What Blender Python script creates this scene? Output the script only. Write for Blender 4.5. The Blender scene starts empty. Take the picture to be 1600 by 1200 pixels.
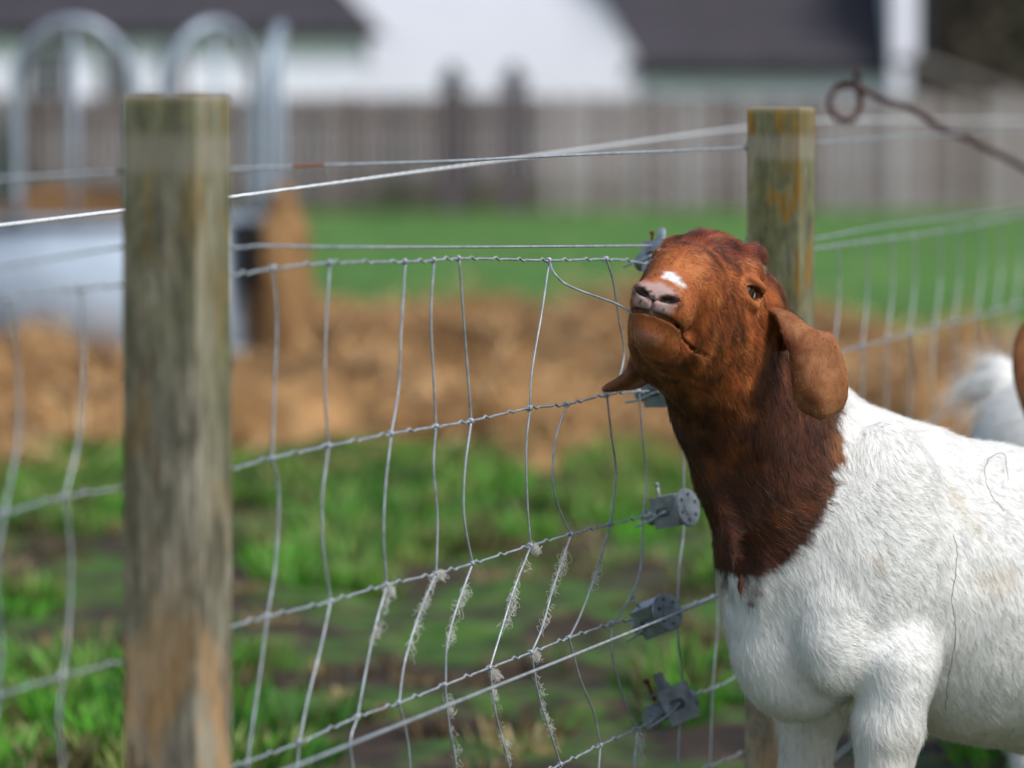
import bpy, bmesh, math, random
import numpy as np
from mathutils import Vector, Matrix
rng = np.random.default_rng(7); random.seed(7)
scene = bpy.context.scene
C = scene.collection

# ------------------------------------------------------------------ camera
CAM_H = 1.15; FPX = 6000.0; TH = math.atan(390 / FPX)
cam_d = bpy.data.cameras.new('camera'); cam = bpy.data.objects.new('camera', cam_d); C.objects.link(cam)
cam.location = (0, 0, CAM_H); cam.rotation_euler = (math.pi / 2 - TH, 0, 0)
cam_d.sensor_width = 36; cam_d.lens = 36 * FPX / 1600
cam_d.clip_start = 0.1; cam_d.clip_end = 3000
cam_d.dof.use_dof = True; cam_d.dof.focus_distance = 5.06; cam_d.dof.aperture_fstop = 2.9
scene.camera = cam
# ------------------------------------------------------------------ world, sun, exposure
SUN_EL, SUN_AZ = math.radians(50), math.radians(130)      # azimuth clockwise from +Y: from the right, a little behind the camera
w = bpy.data.worlds.new('World'); scene.world = w; w.use_nodes = True
wn = w.node_tree.nodes; wl = w.node_tree.links
sky = wn.new('ShaderNodeTexSky'); sky.sky_type = 'NISHITA'; sky.sun_disc = False
sky.sun_elevation = SUN_EL; sky.sun_rotation = SUN_AZ; sky.dust_density = 1.0; sky.air_density = 1.0; sky.ozone_density = 1.0
hs = wn.new('ShaderNodeHueSaturation'); hs.inputs['Saturation'].default_value = 0.82   # cloud cover greys the sky evenly
wl.new(sky.outputs[0], hs.inputs['Color']); wl.new(hs.outputs[0], wn['Background'].inputs['Color'])
wn['Background'].inputs['Strength'].default_value = 0.065
sd = bpy.data.lights.new('sun', 'SUN'); sd.energy = 1.5; sd.angle = math.radians(24); sd.color = (1, .98, .95)
sun = bpy.data.objects.new('sun', sd); C.objects.link(sun); sun.location = (4, -4, 8)
sdir = Vector((math.sin(SUN_AZ) * math.cos(SUN_EL), math.cos(SUN_AZ) * math.cos(SUN_EL), math.sin(SUN_EL)))
sun.rotation_euler = sdir.to_track_quat('Z', 'Y').to_euler()
scene.view_settings.view_transform = 'Standard'; scene.view_settings.look = 'None'
scene.view_settings.gamma = 1; scene.view_settings.use_curve_mapping = False
scene.view_settings.exposure = 1.24
scene.render.engine = 'CYCLES'
scene.cycles.use_denoising = True
scene.cycles.max_bounces = 8; scene.cycles.diffuse_bounces = 4; scene.cycles.transparent_max_bounces = 8
try: scene.cycles_curves.shape = 'RIBBONS'
except Exception: pass
scene.render.hair_type = 'STRIP'

# ------------------------------------------------------------------ helpers
def srgb(h):
    c = [int(h[i:i + 2], 16) / 255 for i in (0, 2, 4)]
    return tuple(x / 12.92 if x <= .04045 else ((x + .055) / 1.055) ** 2.4 for x in c)
FW = np.array([0, math.cos(TH), -math.sin(TH)]); UP = np.array([0, math.sin(TH), math.cos(TH)])
CAMP = np.array([0, 0, CAM_H])
def ray(px, py): return FW + np.array([1, 0, 0]) * (px - 800) / FPX + UP * (600 - py) / FPX
def W(px, py, d):
    r = ray(px, py); return CAMP + r * (d / r[1])
def onplane(px, py, p0, n):
    r = ray(px, py); return CAMP + r * (np.dot(p0 - CAMP, n) / np.dot(r, n))

def link(o, parent=None):
    C.objects.link(o)
    if parent is not None:
        o.parent = parent
        o.matrix_parent_inverse = Matrix.Translation(-parent.location) if parent.type == 'EMPTY' else parent.matrix_basis.inverted()
    return o
def empty(name, loc, label, cat, group=None):
    o = bpy.data.objects.new(name, None); o.location = loc; C.objects.link(o)
    o.empty_display_size = .05
    tag(o, label, cat, group); return o
def tag(o, label=None, cat=None, group=None, kind=None):
    if label: o['label'] = label
    if cat: o['category'] = cat
    if group: o['group'] = group
    if kind: o['kind'] = kind
    return o
def mesh_obj(name, V, Fc, mat, parent=None, smooth=True):
    me = bpy.data.meshes.new(name); me.from_pydata([tuple(map(float, v)) for v in V], [], [tuple(map(int, f)) for f in Fc]); me.update()
    if smooth: me.polygons.foreach_set('use_smooth', [True] * len(me.polygons))
    if mat: me.materials.append(mat)
    return link(bpy.data.objects.new(name, me), parent)
def bm_obj(name, bm, mat, parent=None, smooth=False):
    me = bpy.data.meshes.new(name); bmesh.ops.recalc_face_normals(bm, faces=bm.faces); bm.to_mesh(me); bm.free()
    if smooth: me.polygons.foreach_set('use_smooth', [True] * len(me.polygons))
    if mat: me.materials.append(mat)
    return link(bpy.data.objects.new(name, me), parent)
def bm_box(bm, x0, x1, y0, y1, z0, z1, bev=0.0, M=None):
    vs = [bm.verts.new((x, y, z)) for x in (x0, x1) for y in (y0, y1) for z in (z0, z1)]
    if M is not None:
        for v in vs: v.co = M @ v.co
    fs = [bm.faces.new([vs[i] for i in f]) for f in ((0, 1, 3, 2), (4, 6, 7, 5), (0, 4, 5, 1), (2, 3, 7, 6), (0, 2, 6, 4), (1, 5, 7, 3))]
    if bev > 0:
        es = {e for f in fs for e in f.edges}
        bmesh.ops.bevel(bm, geom=list(es), offset=bev, segments=2, affect='EDGES')
def catmull(P, n):
    P = np.asarray(P, float)
    if len(P) < 3: return np.array([P[0] + (P[-1] - P[0]) * t for t in np.linspace(0, 1, n)])
    Q = np.vstack([2 * P[0] - P[1], P, 2 * P[-1] - P[-2]]); out = []
    segs = len(P) - 1
    for t in np.linspace(0, segs, n):
        i = min(int(t), segs - 1); u = t - i; a, b, c, d = Q[i:i + 4]
        out.append(.5 * (2 * b + (c - a) * u + (2 * a - 5 * b + 4 * c - d) * u * u + (3 * b - a - 3 * c + d) * u ** 3))
    return np.array(out)
def tube_geo(P, r, sides=8, cap=True):
    P = np.asarray(P, float); n = len(P); T = np.gradient(P, axis=0); T /= np.linalg.norm(T, axis=1)[:, None] + 1e-12
    a = np.array([0, 0, 1.]) if abs(T[0][2]) < .9 else np.array([1., 0, 0])
    N = np.cross(T[0], a); N /= np.linalg.norm(N); V = []
    R = np.full(n, r) if np.isscalar(r) else np.asarray(r)
    for i in range(n):
        N = N - T[i] * np.dot(N, T[i]); N /= np.linalg.norm(N); B = np.cross(T[i], N)
        for k in range(sides):
            an = 2 * math.pi * k / sides; V.append(P[i] + R[i] * (math.cos(an) * N + math.sin(an) * B))
    Fc = [(i * sides + k, i * sides + (k + 1) % sides, (i + 1) * sides + (k + 1) % sides, (i + 1) * sides + k) for i in range(n - 1) for k in range(sides)]
    if cap: Fc += [tuple(range(sides - 1, -1, -1)), tuple((n - 1) * sides + k for k in range(sides))]
    return V, Fc
def tube(name, P, r, mat, parent=None, sides=8):
    V, Fc = tube_geo(P, r, sides); return mesh_obj(name, V, Fc, mat, parent)
def set_col(me, cols):
    a = me.color_attributes.new('Col', 'FLOAT_COLOR', 'POINT'); a.data.foreach_set('color', np.hstack([cols, np.ones((len(cols), 1))]).reshape(-1).astype(np.float32))
# ---- value noise for geometry
_P = rng.random((64, 64, 64)).astype(np.float32)
def vnoise(p):
    p = np.asarray(p, np.float32); i = np.floor(p).astype(int); f = p - i; f = f * f * (3 - 2 * f); out = 0
    for dx in (0, 1):
        for dy in (0, 1):
            for dz in (0, 1):
                wgt = (f[:, 0] if dx else 1 - f[:, 0]) * (f[:, 1] if dy else 1 - f[:, 1]) * (f[:, 2] if dz else 1 - f[:, 2])
                out = out + wgt * _P[(i[:, 0] + dx) % 64, (i[:, 1] + dy) % 64, (i[:, 2] + dz) % 64]
    return out
def fbm(p, o=3):
    p = np.asarray(p, np.float32); return sum(vnoise(p * 2 ** k + 17 * k) * .5 ** k for k in range(o)) / sum(.5 ** k for k in range(o))

# ------------------------------------------------------------------ materials
class NT:
    def __init__(s, name):
        s.m = bpy.data.materials.new(name); s.m.use_nodes = True; s.t = s.m.node_tree; s.b = s.t.nodes['Principled BSDF']
    def n(s, typ, **kw):
        nd = s.t.nodes.new('ShaderNode' + typ)
        for k, v in kw.items(): setattr(nd, k, v)
        return nd
    def l(s, a, b): s.t.links.new(a, b)
    def coord(s, scale=(1, 1, 1), src='Object'):
        tc = s.n('TexCoord'); mp = s.n('Mapping'); mp.inputs['Scale'].default_value = scale
        s.l(tc.outputs[src], mp.inputs[0]); return mp.outputs[0]
    def noise(s, vec, scale, detail=4, rough=.55, dist=0):
        nd = s.n('TexNoise'); nd.inputs['Scale'].default_value = scale; nd.inputs['Detail'].default_value = detail
        nd.inputs['Roughness'].default_value = rough; nd.inputs['Distortion'].default_value = dist; s.l(vec, nd.inputs['Vector']); return nd.outputs[0]
    def ramp(s, fac, stops):
        r = s.n('ValToRGB'); e = r.color_ramp.elements
        while len(e) < len(stops): e.new(.5)
        for el, (p, c) in zip(e, stops): el.position = p; el.color = (*c, 1) if len(c) == 3 else c
        s.l(fac, r.inputs[0]); return r.outputs[0]
    def mix(s, fac, a, b):
        m = s.n('Mix', data_type='RGBA')
        for i, v in ((0, fac), (6, a), (7, b)):
            if isinstance(v, (int, float)): m.inputs[i].default_value = v
            elif isinstance(v, tuple): m.inputs[i].default_value = (*v, 1)
            else: s.l(v, m.inputs[i])
        return m.outputs[2]
    def base(s, c):
        if isinstance(c, tuple): s.b.inputs['Base Color'].default_value = (*c, 1)
        else: s.l(c, s.b.inputs['Base Color'])
    def rough(s, v): s.b.inputs['Roughness'].default_value = v
    def bump(s, h, strength=.3, dist=.01):
        b = s.n('Bump'); b.inputs['Strength'].default_value = strength; b.inputs['Distance'].default_value = dist
        s.l(h, b.inputs['Height']); s.l(b.outputs[0], s.b.inputs['Normal'])
BW = [(0.0, (0, 0, 0)), (1.0, (1, 1, 1))]
def plain(name, col, rough=.6, metal=0.0, var=.25, scale=8):
    t = NT(name); v = t.coord(); n = t.noise(v, scale, 5)
    lo = tuple(c * (1 - var) for c in col); hi = tuple(min(1, c * (1 + var)) for c in col)
    t.base(t.ramp(n, [(.3, lo), (.7, hi)])); t.rough(rough); t.b.inputs['Metallic'].default_value = metal
    t.bump(n, .15, .005); return t.m
def m_galv(name, rusty=False):
    t = NT(name); v = t.coord((1, 1, 1)); n = t.noise(v, 60, 4); n2 = t.noise(v, 350, 2)
    c = t.ramp(n, [(.3, srgb('868c91')), (.7, srgb('bfc4c8'))]); c = t.mix(.25, c, t.ramp(n2, [(.3, srgb('565b60')), (.7, srgb('b8bcc0'))]))
    if rusty:
        r = t.ramp(t.noise(v, 7, 2), [(.66, (0, 0, 0)), (.69, (1, 1, 1))]); c = t.mix(r, c, srgb('8a5330'))
    t.base(c); t.b.inputs['Metallic'].default_value = .4; t.rough(.48); t.bump(n2, .2, .001); return t.m
MG = m_galv('galvanised_wire'); MGR = m_galv('galvanised_wire_rust', True)
def m_cast():
    t = NT('zinc_casting'); v = t.coord(); n = t.noise(v, 45, 5); n2 = t.noise(v, 12, 3)
    c = t.ramp(n, [(.3, srgb('73787c')), (.7, srgb('aaafb2'))]); c = t.mix(t.ramp(n2, [(.55, (0, 0, 0)), (.7, (1, 1, 1))]), c, srgb('80858a'))
    t.base(c); t.b.inputs['Metallic'].default_value = .45; t.rough(.45); t.bump(n, .25, .001); return t.m
MCAST = m_cast()
MRUST = plain('rusty_iron', srgb('4a3230'), .85, .2, .35, 40)
MRUSTP = plain('rusted_pin', srgb('5a2f20'), .9, .1, .35, 200)
MDARK = plain('dark_hole', (.012, .012, .013), .8)
def m_rope():
    t = NT('white_polyrope'); v = t.coord(); n = t.noise(v, 300, 2)
    t.base(t.ramp(n, [(.3, srgb('b9bcc0')), (.7, srgb('e4e4e2'))])); t.rough(.55); return t.m
MROPE = m_rope()
def m_post(name, seed, worn, moss, ochre):
    t = NT(name); tc = t.n('TexCoord')
    def mapped(sc, k):
        mp = t.n('Mapping'); mp.inputs['Location'].default_value = (seed * k, seed * 2 + k, seed * 3); mp.inputs['Scale'].default_value = sc; t.l(tc.outputs['Object'], mp.inputs[0]); return mp.outputs[0]
    v, v2, v3 = mapped((1, 1, .10), 1), mapped((1, 1, .30), 2), mapped((1, 1, .55), 3)
    sep = t.n('SeparateXYZ'); t.l(tc.outputs['Object'], sep.inputs[0]); dv = t.n('Math', operation='DIVIDE'); t.l(sep.outputs[2], dv.inputs[0]); dv.inputs[1].default_value = 1.4; z = dv.outputs[0]
    def mul(a, b):
        m = t.n('Math', operation='MULTIPLY'); t.l(a, m.inputs[0])
        if isinstance(b, (int, float)): m.inputs[1].default_value = b
        else: t.l(b, m.inputs[1])
        return m.outputs[0]
    def zr(a, b, up=True): return t.ramp(z, [(a / 1.4, (0, 0, 0) if up else (1, 1, 1)), (b / 1.4, (1, 1, 1) if up else (0, 0, 0))])
    g = t.noise(v, 150, 6, .7, .3); c = t.ramp(g, [(.28, srgb('4f4a40')), (.5, srgb('938a76')), (.72, srgb('c2b9a4'))])
    blot = t.ramp(t.noise(v2, 20, 6, .65, .4), [(.44, (0, 0, 0)), (.60, (1, 1, 1))]); c = t.mix(mul(blot, .85), c, t.ramp(g, [(.3, srgb('2f2b23')), (.7, srgb('5d5443'))]))
    film = t.ramp(t.noise(v2, 9, 4, .6), [(.30, (0, 0, 0)), (.58, (1, 1, 1))]); c = t.mix(mul(mul(film, zr(*moss)), .72), c, t.ramp(t.noise(v3, 60, 4), [(.35, srgb('3f4420')), (.65, srgb('696b38'))]))
    och = t.ramp(t.noise(v2, 24, 4, .55, .3), [(.53, (0, 0, 0)), (.63, (1, 1, 1))]); c = t.mix(mul(mul(och, zr(*moss)), ochre), c, t.ramp(g, [(.3, srgb('6b4a12')), (.7, srgb('93701f'))]))
    wr = t.ramp(t.noise(v3, 11, 4, .55, .2), [(.50, (0, 0, 0)), (.60, (1, 1, 1))]); c = t.mix(mul(mul(wr, zr(worn[0], worn[1], False)), .85), c, t.ramp(g, [(.3, srgb('98703f')), (.7, srgb('c99c64'))]))
    pb = t.ramp(z, [(1.105 / 1.4, (0, 0, 0)), (1.118 / 1.4, (1, 1, 1)), (1.142 / 1.4, (1, 1, 1)), (1.155 / 1.4, (0, 0, 0))]); c = t.mix(mul(pb, .5), c, srgb('958d7d'))
    top = zr(1.184, 1.19); c = t.mix(mul(top, .6), c, srgb('a5957c'))
    t.base(c); t.rough(.85); t.bump(g, .7, .004); return t.m
def m_attr(name, rough=.75, spec=.25, sheen=0):
    t = NT(name); a = t.n('Attribute', attribute_name='Col'); t.l(a.outputs['Color'], t.b.inputs['Base Color'])
    t.rough(rough); t.b.inputs['Specular IOR Level'].default_value = spec; return t.m
MSKIN = m_attr('goat_skin'); MHAIR = m_attr('goat_hair', .38, .5)

# ================================================================== GROUND
def ground_mat():
    t = NT('paddock_ground'); tc = t.n('TexCoord'); v = tc.outputs['Object']
    n1 = t.noise(v, 2.4, 8, .72, .5); n2 = t.noise(v, 9, 4, .6); n3 = t.noise(v, .35, 3)
    grass = t.ramp(n2, [(.25, srgb('2c4a1a')), (.55, srgb('466428')), (.8, srgb('6a7a45'))])
    mud = t.ramp(n2, [(.3, srgb('251e19')), (.6, srgb('44382e')), (.8, srgb('6a5a47'))])
    sep = t.n('SeparateXYZ'); t.l(v, sep.inputs[0])
    # trampled, muddy near the fence; turf further out
    far = t.n('MapRange'); far.inputs[1].default_value = 12; far.inputs[2].default_value = 26; far.inputs[3].default_value = 0; far.inputs[4].default_value = .45; t.l(sep.outputs[1], far.inputs[0])
    ad = t.n('Math', operation='ADD'); t.l(n1, ad.inputs[0]); t.l(far.outputs[0], ad.inputs[1])
    f = t.ramp(ad.outputs[0], [(.46, (0, 0, 0)), (.58, (1, 1, 1))])
    lawn = t.mix(.75, t.ramp(n3, [(.35, srgb('355a22')), (.65, srgb('4f7a33'))]), t.ramp(t.noise(v, 1.1, 5, .7), [(.35, srgb('2f4f1c')), (.5, srgb('4a7430')), (.66, srgb('7a8a4c'))]))
    fl = t.n('MapRange'); fl.inputs[1].default_value = 16; fl.inputs[2].default_value = 30; t.l(sep.outputs[1], fl.inputs[0])
    grass = t.mix(fl.outputs[0], grass, lawn)
    t.base(t.mix(f, mud, grass)); t.rough(.9); t.b.inputs['Specular IOR Level'].default_value = .2; t.bump(n2, .6, .03); return t.m
def ground_z(x, y):
    p = np.stack([x * .55, y * .55, np.zeros_like(x)], 1); fade = np.clip((60 - y) / 30, 0, 1)
    z = (fbm(p + 3, 3) - .5) * .07 + (fbm(p * 7 + 9, 3) - .5) * .09
    return z * fade * np.clip(y / 6 - .6, .1, 1)
def grid_mesh(xs, ys, zf):
    X, Y = np.meshgrid(xs, ys); Z = zf(X.ravel(), Y.ravel()); V = np.stack([X.ravel(), Y.ravel(), Z], 1); nx = len(xs)
    i = (np.arange(len(ys) - 1)[:, None] * nx + np.arange(nx - 1)[None]).ravel()
    return V, np.stack([i, i + 1, i + nx + 1, i + nx], 1)
xs = np.concatenate([np.linspace(-900, -12, 20)[:-1], np.concatenate([np.linspace(-12, -3, 50)[:-1], np.linspace(-3, 3.4, 200), np.linspace(3.4, 12, 50)[1:]]), np.linspace(12, 900, 20)[1:]])
ys = np.concatenate([np.linspace(-60, 2, 20)[:-1], np.linspace(2, 6, 30)[:-1], np.linspace(6, 14, 200), np.linspace(14, 16, 20)[1:], np.linspace(16, 70, 110)[1:], np.linspace(70, 2000, 20)[1:]])
V, Fc = grid_mesh(xs, ys, ground_z)
g = mesh_obj('ground', V, Fc, ground_mat()); tag(g, kind='structure')

# grass blades and clover on the trampled paddock (uncountable)
def turf(name, label, ncl, per, seed, hr, pal, rad):
    r = np.random.default_rng(seed); cx = r.uniform(-2.7, 3.1, ncl); cy = r.uniform(6.2, 13.8, ncl); dn = fbm(np.stack([cx * 2.2 + 5, cy * .9, 0 * cx + seed], 1), 3); k = dn > .485; cx, cy = cx[k], cy[k]; ncl = len(cx)
    sz = r.uniform(.5, 1.3, ncl); ci = np.repeat(np.arange(ncl), per); n = len(ci); a0 = r.uniform(0, 6.283, n); rd = rad * np.sqrt(r.random(n)) * sz[ci]; x = cx[ci] + np.cos(a0) * rd; y = cy[ci] + np.sin(a0) * rd; z = ground_z(x, y)
    h = r.uniform(hr[0], hr[1], n) * sz[ci]; a = r.uniform(0, 6.283, n); wd = r.uniform(.0025, .006, n); ln = r.uniform(.15, .9, n)
    base = np.stack([x, y, z - .006], 1); side = np.stack([np.cos(a) * wd, np.sin(a) * wd, 0 * x], 1); b = a0 + r.normal(0, .6, n); lean = np.stack([np.cos(b) * h * ln, np.sin(b) * h * ln, h], 1); mid = base + lean * .55 + np.array([0, 0, 1.]) * (h * .12)[:, None]
    Vv = np.stack([base - side, base + side, mid + side * .8, mid - side * .8, base + lean], 1).reshape(-1, 3); i = np.arange(n)[:, None] * 5
    o = mesh_obj(name, Vv, list(map(tuple, np.hstack([i, i + 1, i + 2, i + 3]))) + list(map(tuple, np.hstack([i + 3, i + 2, i + 4]))), m_attr(name + '_blade', .55, .3), smooth=False)
    pc = np.array([srgb(c) for c in pal]); cc = pc[r.integers(0, len(pal), ncl)][ci] * r.uniform(.6, 1.35, (n, 1)); set_col(o.data, np.repeat(np.clip(cc, 0, 1), 5, 0)); tag(o, label, 'grass', kind='stuff')
turf('grass', 'short green grass growing in tufts on the trampled mud', 2600, 60, 1, (.03, .085), ('4a8a20', '58982a', '3a6a20', '6a9440', '82924a', '5f5a36'), .07)
turf('dead_grass', 'dry yellowed grass lying among the green turf', 700, 40, 2, (.02, .05), ('7d6c44', '93835a', '5c4a33'), .09)

# trodden straw bedding
def straw_mat(name, a, b, c):
    t = NT(name); v = t.coord(); n1 = t.noise(v, 1.7, 4, .6, .6); n2 = t.noise(t.coord((1, 1, 1)), 26, 4, .7)
    col = t.ramp(n1, [(.36, a), (.48, b), (.62, c)]); col = t.mix(.22, col, t.ramp(n2, [(.3, a), (.7, c)])); t.base(col); t.rough(.9); t.b.inputs['Specular IOR Level'].default_value = .15; t.bump(n2, .8, .03); return t.m
MSTRAW = straw_mat('straw', srgb('45331f'), srgb('8f6c45'), srgb('bb9263'))
def straw_h(x, y):
    e = (fbm(np.stack([x * .5, y * .35, 0 * x + 4], 1), 3) - .5) * 1.5
    cov = np.clip((y - 12.6 - e * 1.6) / 1.2, 0, 1) * np.clip((24.5 + e * 5 - np.clip(x + .5, 0, 9) * 1.1 - y) / 2.5, 0, 1) * np.clip((x + 6) / 1, 0, 1)
    lump = fbm(np.stack([x * 1.5, y * .8, 0 * x + 8], 1), 4)
    return ground_z(x, y) - .06 + cov * (.02 + .85 * np.clip(lump - .28, 0, 1)), cov
xs = np.linspace(-6, 6.5, 260); ys = np.linspace(11.5, 27, 230)
V, Fc = grid_mesh(xs, ys, lambda x, y: straw_h(x, y)[0])
o = mesh_obj('straw_bedding', V, Fc, MSTRAW); tag(o, 'trodden brown straw bedding spread thickly over the paddock', 'straw', kind='stuff')
def loose_straw():
    r = np.random.default_rng(77); nc, per = 1500, 45; cx = r.uniform(-4.5, 5.0, nc); cy = r.uniform(12.2, 23, nc); keep = straw_h(cx, cy)[1] > .35; cx, cy = cx[keep], cy[keep]; nc = len(cx); br_ = r.uniform(.35, 1.5, nc); ci = np.repeat(np.arange(nc), per); n = len(ci)
    x = cx[ci] + r.normal(0, .16, n); y = cy[ci] + r.normal(0, .16, n); z = straw_h(x, y)[0] + r.uniform(0, .07, n); a = r.uniform(0, 6.283, n); L = r.uniform(.05, .16, n); tl = r.normal(0, .35, n); d = np.stack([np.cos(a) * L, np.sin(a) * L, tl * L], 1); wv = np.stack([-np.sin(a), np.cos(a), 0 * a], 1) * .004; p = np.stack([x, y, z], 1)
    Vv = np.stack([p - wv, p + wv, p + d + wv, p + d - wv], 1).reshape(-1, 3); i = np.arange(n)[:, None] * 4; o = mesh_obj('loose_straw', Vv, np.hstack([i, i + 1, i + 2, i + 3]), m_attr('straw_stalk', .6, .3), smooth=False)
    pc = np.array([srgb(c) for c in ('c79d68', 'a67c4a', 'd8b684', '7a5833')]); cc = pc[r.integers(0, 4, n)] * br_[ci][:, None]; set_col(o.data, np.repeat(np.clip(cc, 0, .9), 4, 0)); tag(o, 'loose tangled straw stalks scattered over the bedding', 'straw', kind='stuff')
loose_straw()
def sh(x, y): return float(straw_h(np.array([x]), np.array([y]))[0][0])

# ================================================================== BACKGROUND
MWHITE = plain('white_render', srgb('f6f1fb'), .9, 0, .04, 1)
MROOF = plain('roof_tile', srgb('3a353b'), .8, 0, .22, 2); MFASCIA = plain('dark_fascia', srgb('1c1d24'), .6, 0, .2, 2)
MGLASS = NT('window_glass'); MGLASS.base((.03, .04, .05)); MGLASS.rough(.08); MGLASS = MGLASS.m
MBOARD = [plain('weathered_board_%d' % i, srgb(h), .85, 0, .2, 3) for i, h in enumerate(('65554f', '8a7e7c', '4a3d38', 'a39a98', '5e4d47'))]
def gx(px, d): return (px - 800) / FPX * d
def gz(py, d): return CAM_H + (210 - py) / FPX * d
def box_obj(name, x0, x1, y0, y1, z0, z1, mat, parent=None, bev=0):
    bm = bmesh.new(); bm_box(bm, x0, x1, y0, y1, z0, z1, bev); return bm_obj(name, bm, mat, parent)
# paling fence, one object per board
D = 57.0
pf = empty('paling_fence', (0, D, 0), 'long weathered grey paling fence of upright boards in front of the white house', 'fence')
bm = bmesh.new(); bm_box(bm, -.06, .06, -.012, .012, 0, 1.72); bme = []
for i in range(5):
    b2 = bm.copy(); me = bpy.data.meshes.new('board'); bmesh.ops.recalc_face_normals(b2, faces=b2.faces); b2.to_mesh(me); b2.free(); me.materials.append(MBOARD[i]); bme.append(me)
bm.free(); x = -9.5
while x < 9.6:
    px = 800 + x / D * FPX; k = random.choice((0, 2, 2, 4, 0)) if px < 860 else random.choice((0, 1, 3, 1, 4))
    o = bpy.data.objects.new('board', bme[k]); link(o, pf); o.location = (x, D + random.uniform(-.01, .01), random.uniform(-.04, .04)); o.matrix_parent_inverse = Matrix.Translation((0, -D, 0)); x += .138
for z in (.4, 1.35): box_obj('rail', -9.6, 9.7, D + .03, D + .08, z, z + .09, MBOARD[2], pf)
for x in np.arange(-9.4, 9.7, 2.35): box_obj('fence_post', x - .05, x + .05, D + .085, D + .19, -.1, 1.7, MBOARD[2], pf)
for px, lab in ((707, 'dark square gate pillar with a capped top, beside the browner stretch of paling'), (803, 'dark square gate pillar with a capped top, beside the greyer stretch of paling')):
    x = gx(px, 56); t = empty('gate_pillar', (x, 56, 0), lab, 'pillar', 'gate pillars in the paling fence')
    box_obj('shaft', x - .16, x + .16, 55.84, 56.16, -.1, 1.86, plain('dark_stained_timber', srgb('5a4f53'), .8), t, .01); box_obj('cap', x - .2, x + .2, 55.8, 56.2, 1.86, 1.98, MFASCIA, t, .01)
    bm = bmesh.new(); bmesh.ops.create_uvsphere(bm, u_segments=12, v_segments=8, radius=.11, matrix=Matrix.Translation((x, 56, 2.06))); bm_obj('finial', bm, MFASCIA, t, True)
# houses
def window(par, x0, x1, z0, z1, y):
    f = box_obj('window', x0 - .07, x1 + .07, y - .06, y + .02, z0 - .07, z1 + .07, MWHITE, par)
    box_obj('pane', x0, (x0 + x1) / 2 - .03, y - .075, y - .062, z0, z1, MGLASS, f); box_obj('pane', (x0 + x1) / 2 + .03, x1, y - .075, y - .062, z0, z1, MGLASS, f)
    box_obj('sill', x0 - .15, x1 + .15, y - .16, y - .062, z0 - .13, z0 - .072, MWHITE, f)
def tiled_slope(par, xa0, xa1, xb0, xb1, y0, z0, y1, z1, n):
    """n tile courses from eave (y0,z0) up to ridge (y1,z1); left and right ends run from xa to xb"""
    for i in range(n):
        t0, t1 = i / n, (i + 1.12) / n; V = []
        for t, dz in ((t0, .05), (t1, 0.0)):
            L = xa0 + (xb0 - xa0) * t; Rr = xa1 + (xb1 - xa1) * t; yy = y0 + (y1 - y0) * t; zz = z0 + (z1 - z0) * t
            V += [(L, yy, zz + dz), (Rr, yy, zz + dz), (L, yy, zz + dz - .05), (Rr, yy, zz + dz - .05)]
        mesh_obj('tile_course', V, [(0, 1, 5, 4), (2, 6, 7, 3), (0, 2, 3, 1), (0, 4, 6, 2), (1, 3, 7, 5), (4, 5, 7, 6)], MROOF, par, False)
# main gable
d = 84.; xl, xr = gx(425, d), gx(1030, d); xm = (xl + xr) / 2
hm = empty('house', (xm, d, 0), 'tall white rendered gable house rising between two dark roofs', 'house')
V = [(xl, d, -.2), (xr, d, -.2), (xr, d, 3.3), (xm, d, 7.2), (xl, d, 3.3)]; V += [(a, b + 9, c) for a, b, c in V]
mesh_obj('wall', V, [(0, 1, 2, 3, 4), (9, 8, 7, 6, 5), (0, 5, 6, 1), (1, 6, 7, 2), (4, 9, 5, 0)], MWHITE, hm, False)
for s, xe in ((-1, xl), (1, xr)):
    xo = xe + s * .35; zo = 3.3 - .35 * 3.9 / (xr - xm)
    V = [(xo, d - .3, zo), (xm, d - .3, 7.2), (xm, d + 9.3, 7.2), (xo, d + 9.3, zo)]; V = [(a, b, c + .02) for a, b, c in V] + [(a, b, c + .2) for a, b, c in V]
    mesh_obj('roof', V, [(0, 1, 2, 3), (7, 6, 5, 4), (0, 4, 5, 1), (1, 5, 6, 2), (2, 6, 7, 3), (3, 7, 4, 0)], MROOF, hm, False)
# left wing
d = 72.; xl, xr = gx(-420, d), gx(560, d); ze = gz(48, d)
hl = empty('house', ((xl + xr) / 2, d, 0), 'low white wing with a dark hipped roof and windows, behind the metal feeder', 'house')
box_obj('wall', xl, xr, d, d + 6, -.2, ze, MWHITE, hl)
xe0, xe1 = xl - .5, gx(592, d); tiled_slope(hl, xe0, xe1, xe0 + 2.5, xe1 - 2.4, d - .24, ze - .02, d + 3, ze + 2.7, 11)
V = [(xe1, d - .24, ze), (xe1, d + 6.5, ze), (xe1 - 2.4, d + 3, ze + 2.7)]; mesh_obj('hip_end', V + [(a, b, c - .06) for a, b, c in V], [(0, 1, 2), (5, 4, 3), (0, 3, 4, 1), (1, 4, 5, 2), (2, 5, 3, 0)], MROOF, hl, False)
box_obj('fascia', xe0, xe1, d - .27, d - .20, ze - .16, ze - .01, MFASCIA, hl); box_obj('soffit', xe0 + .02, xe1 - .02, d - .19, d - .005, ze - .13, ze - .06, MFASCIA, hl)
for a, b in ((45, 112), (160, 205), (255, 292)): window(hl, gx(a, d), gx(b, d), gz(165, d), gz(75, d), d)
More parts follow.
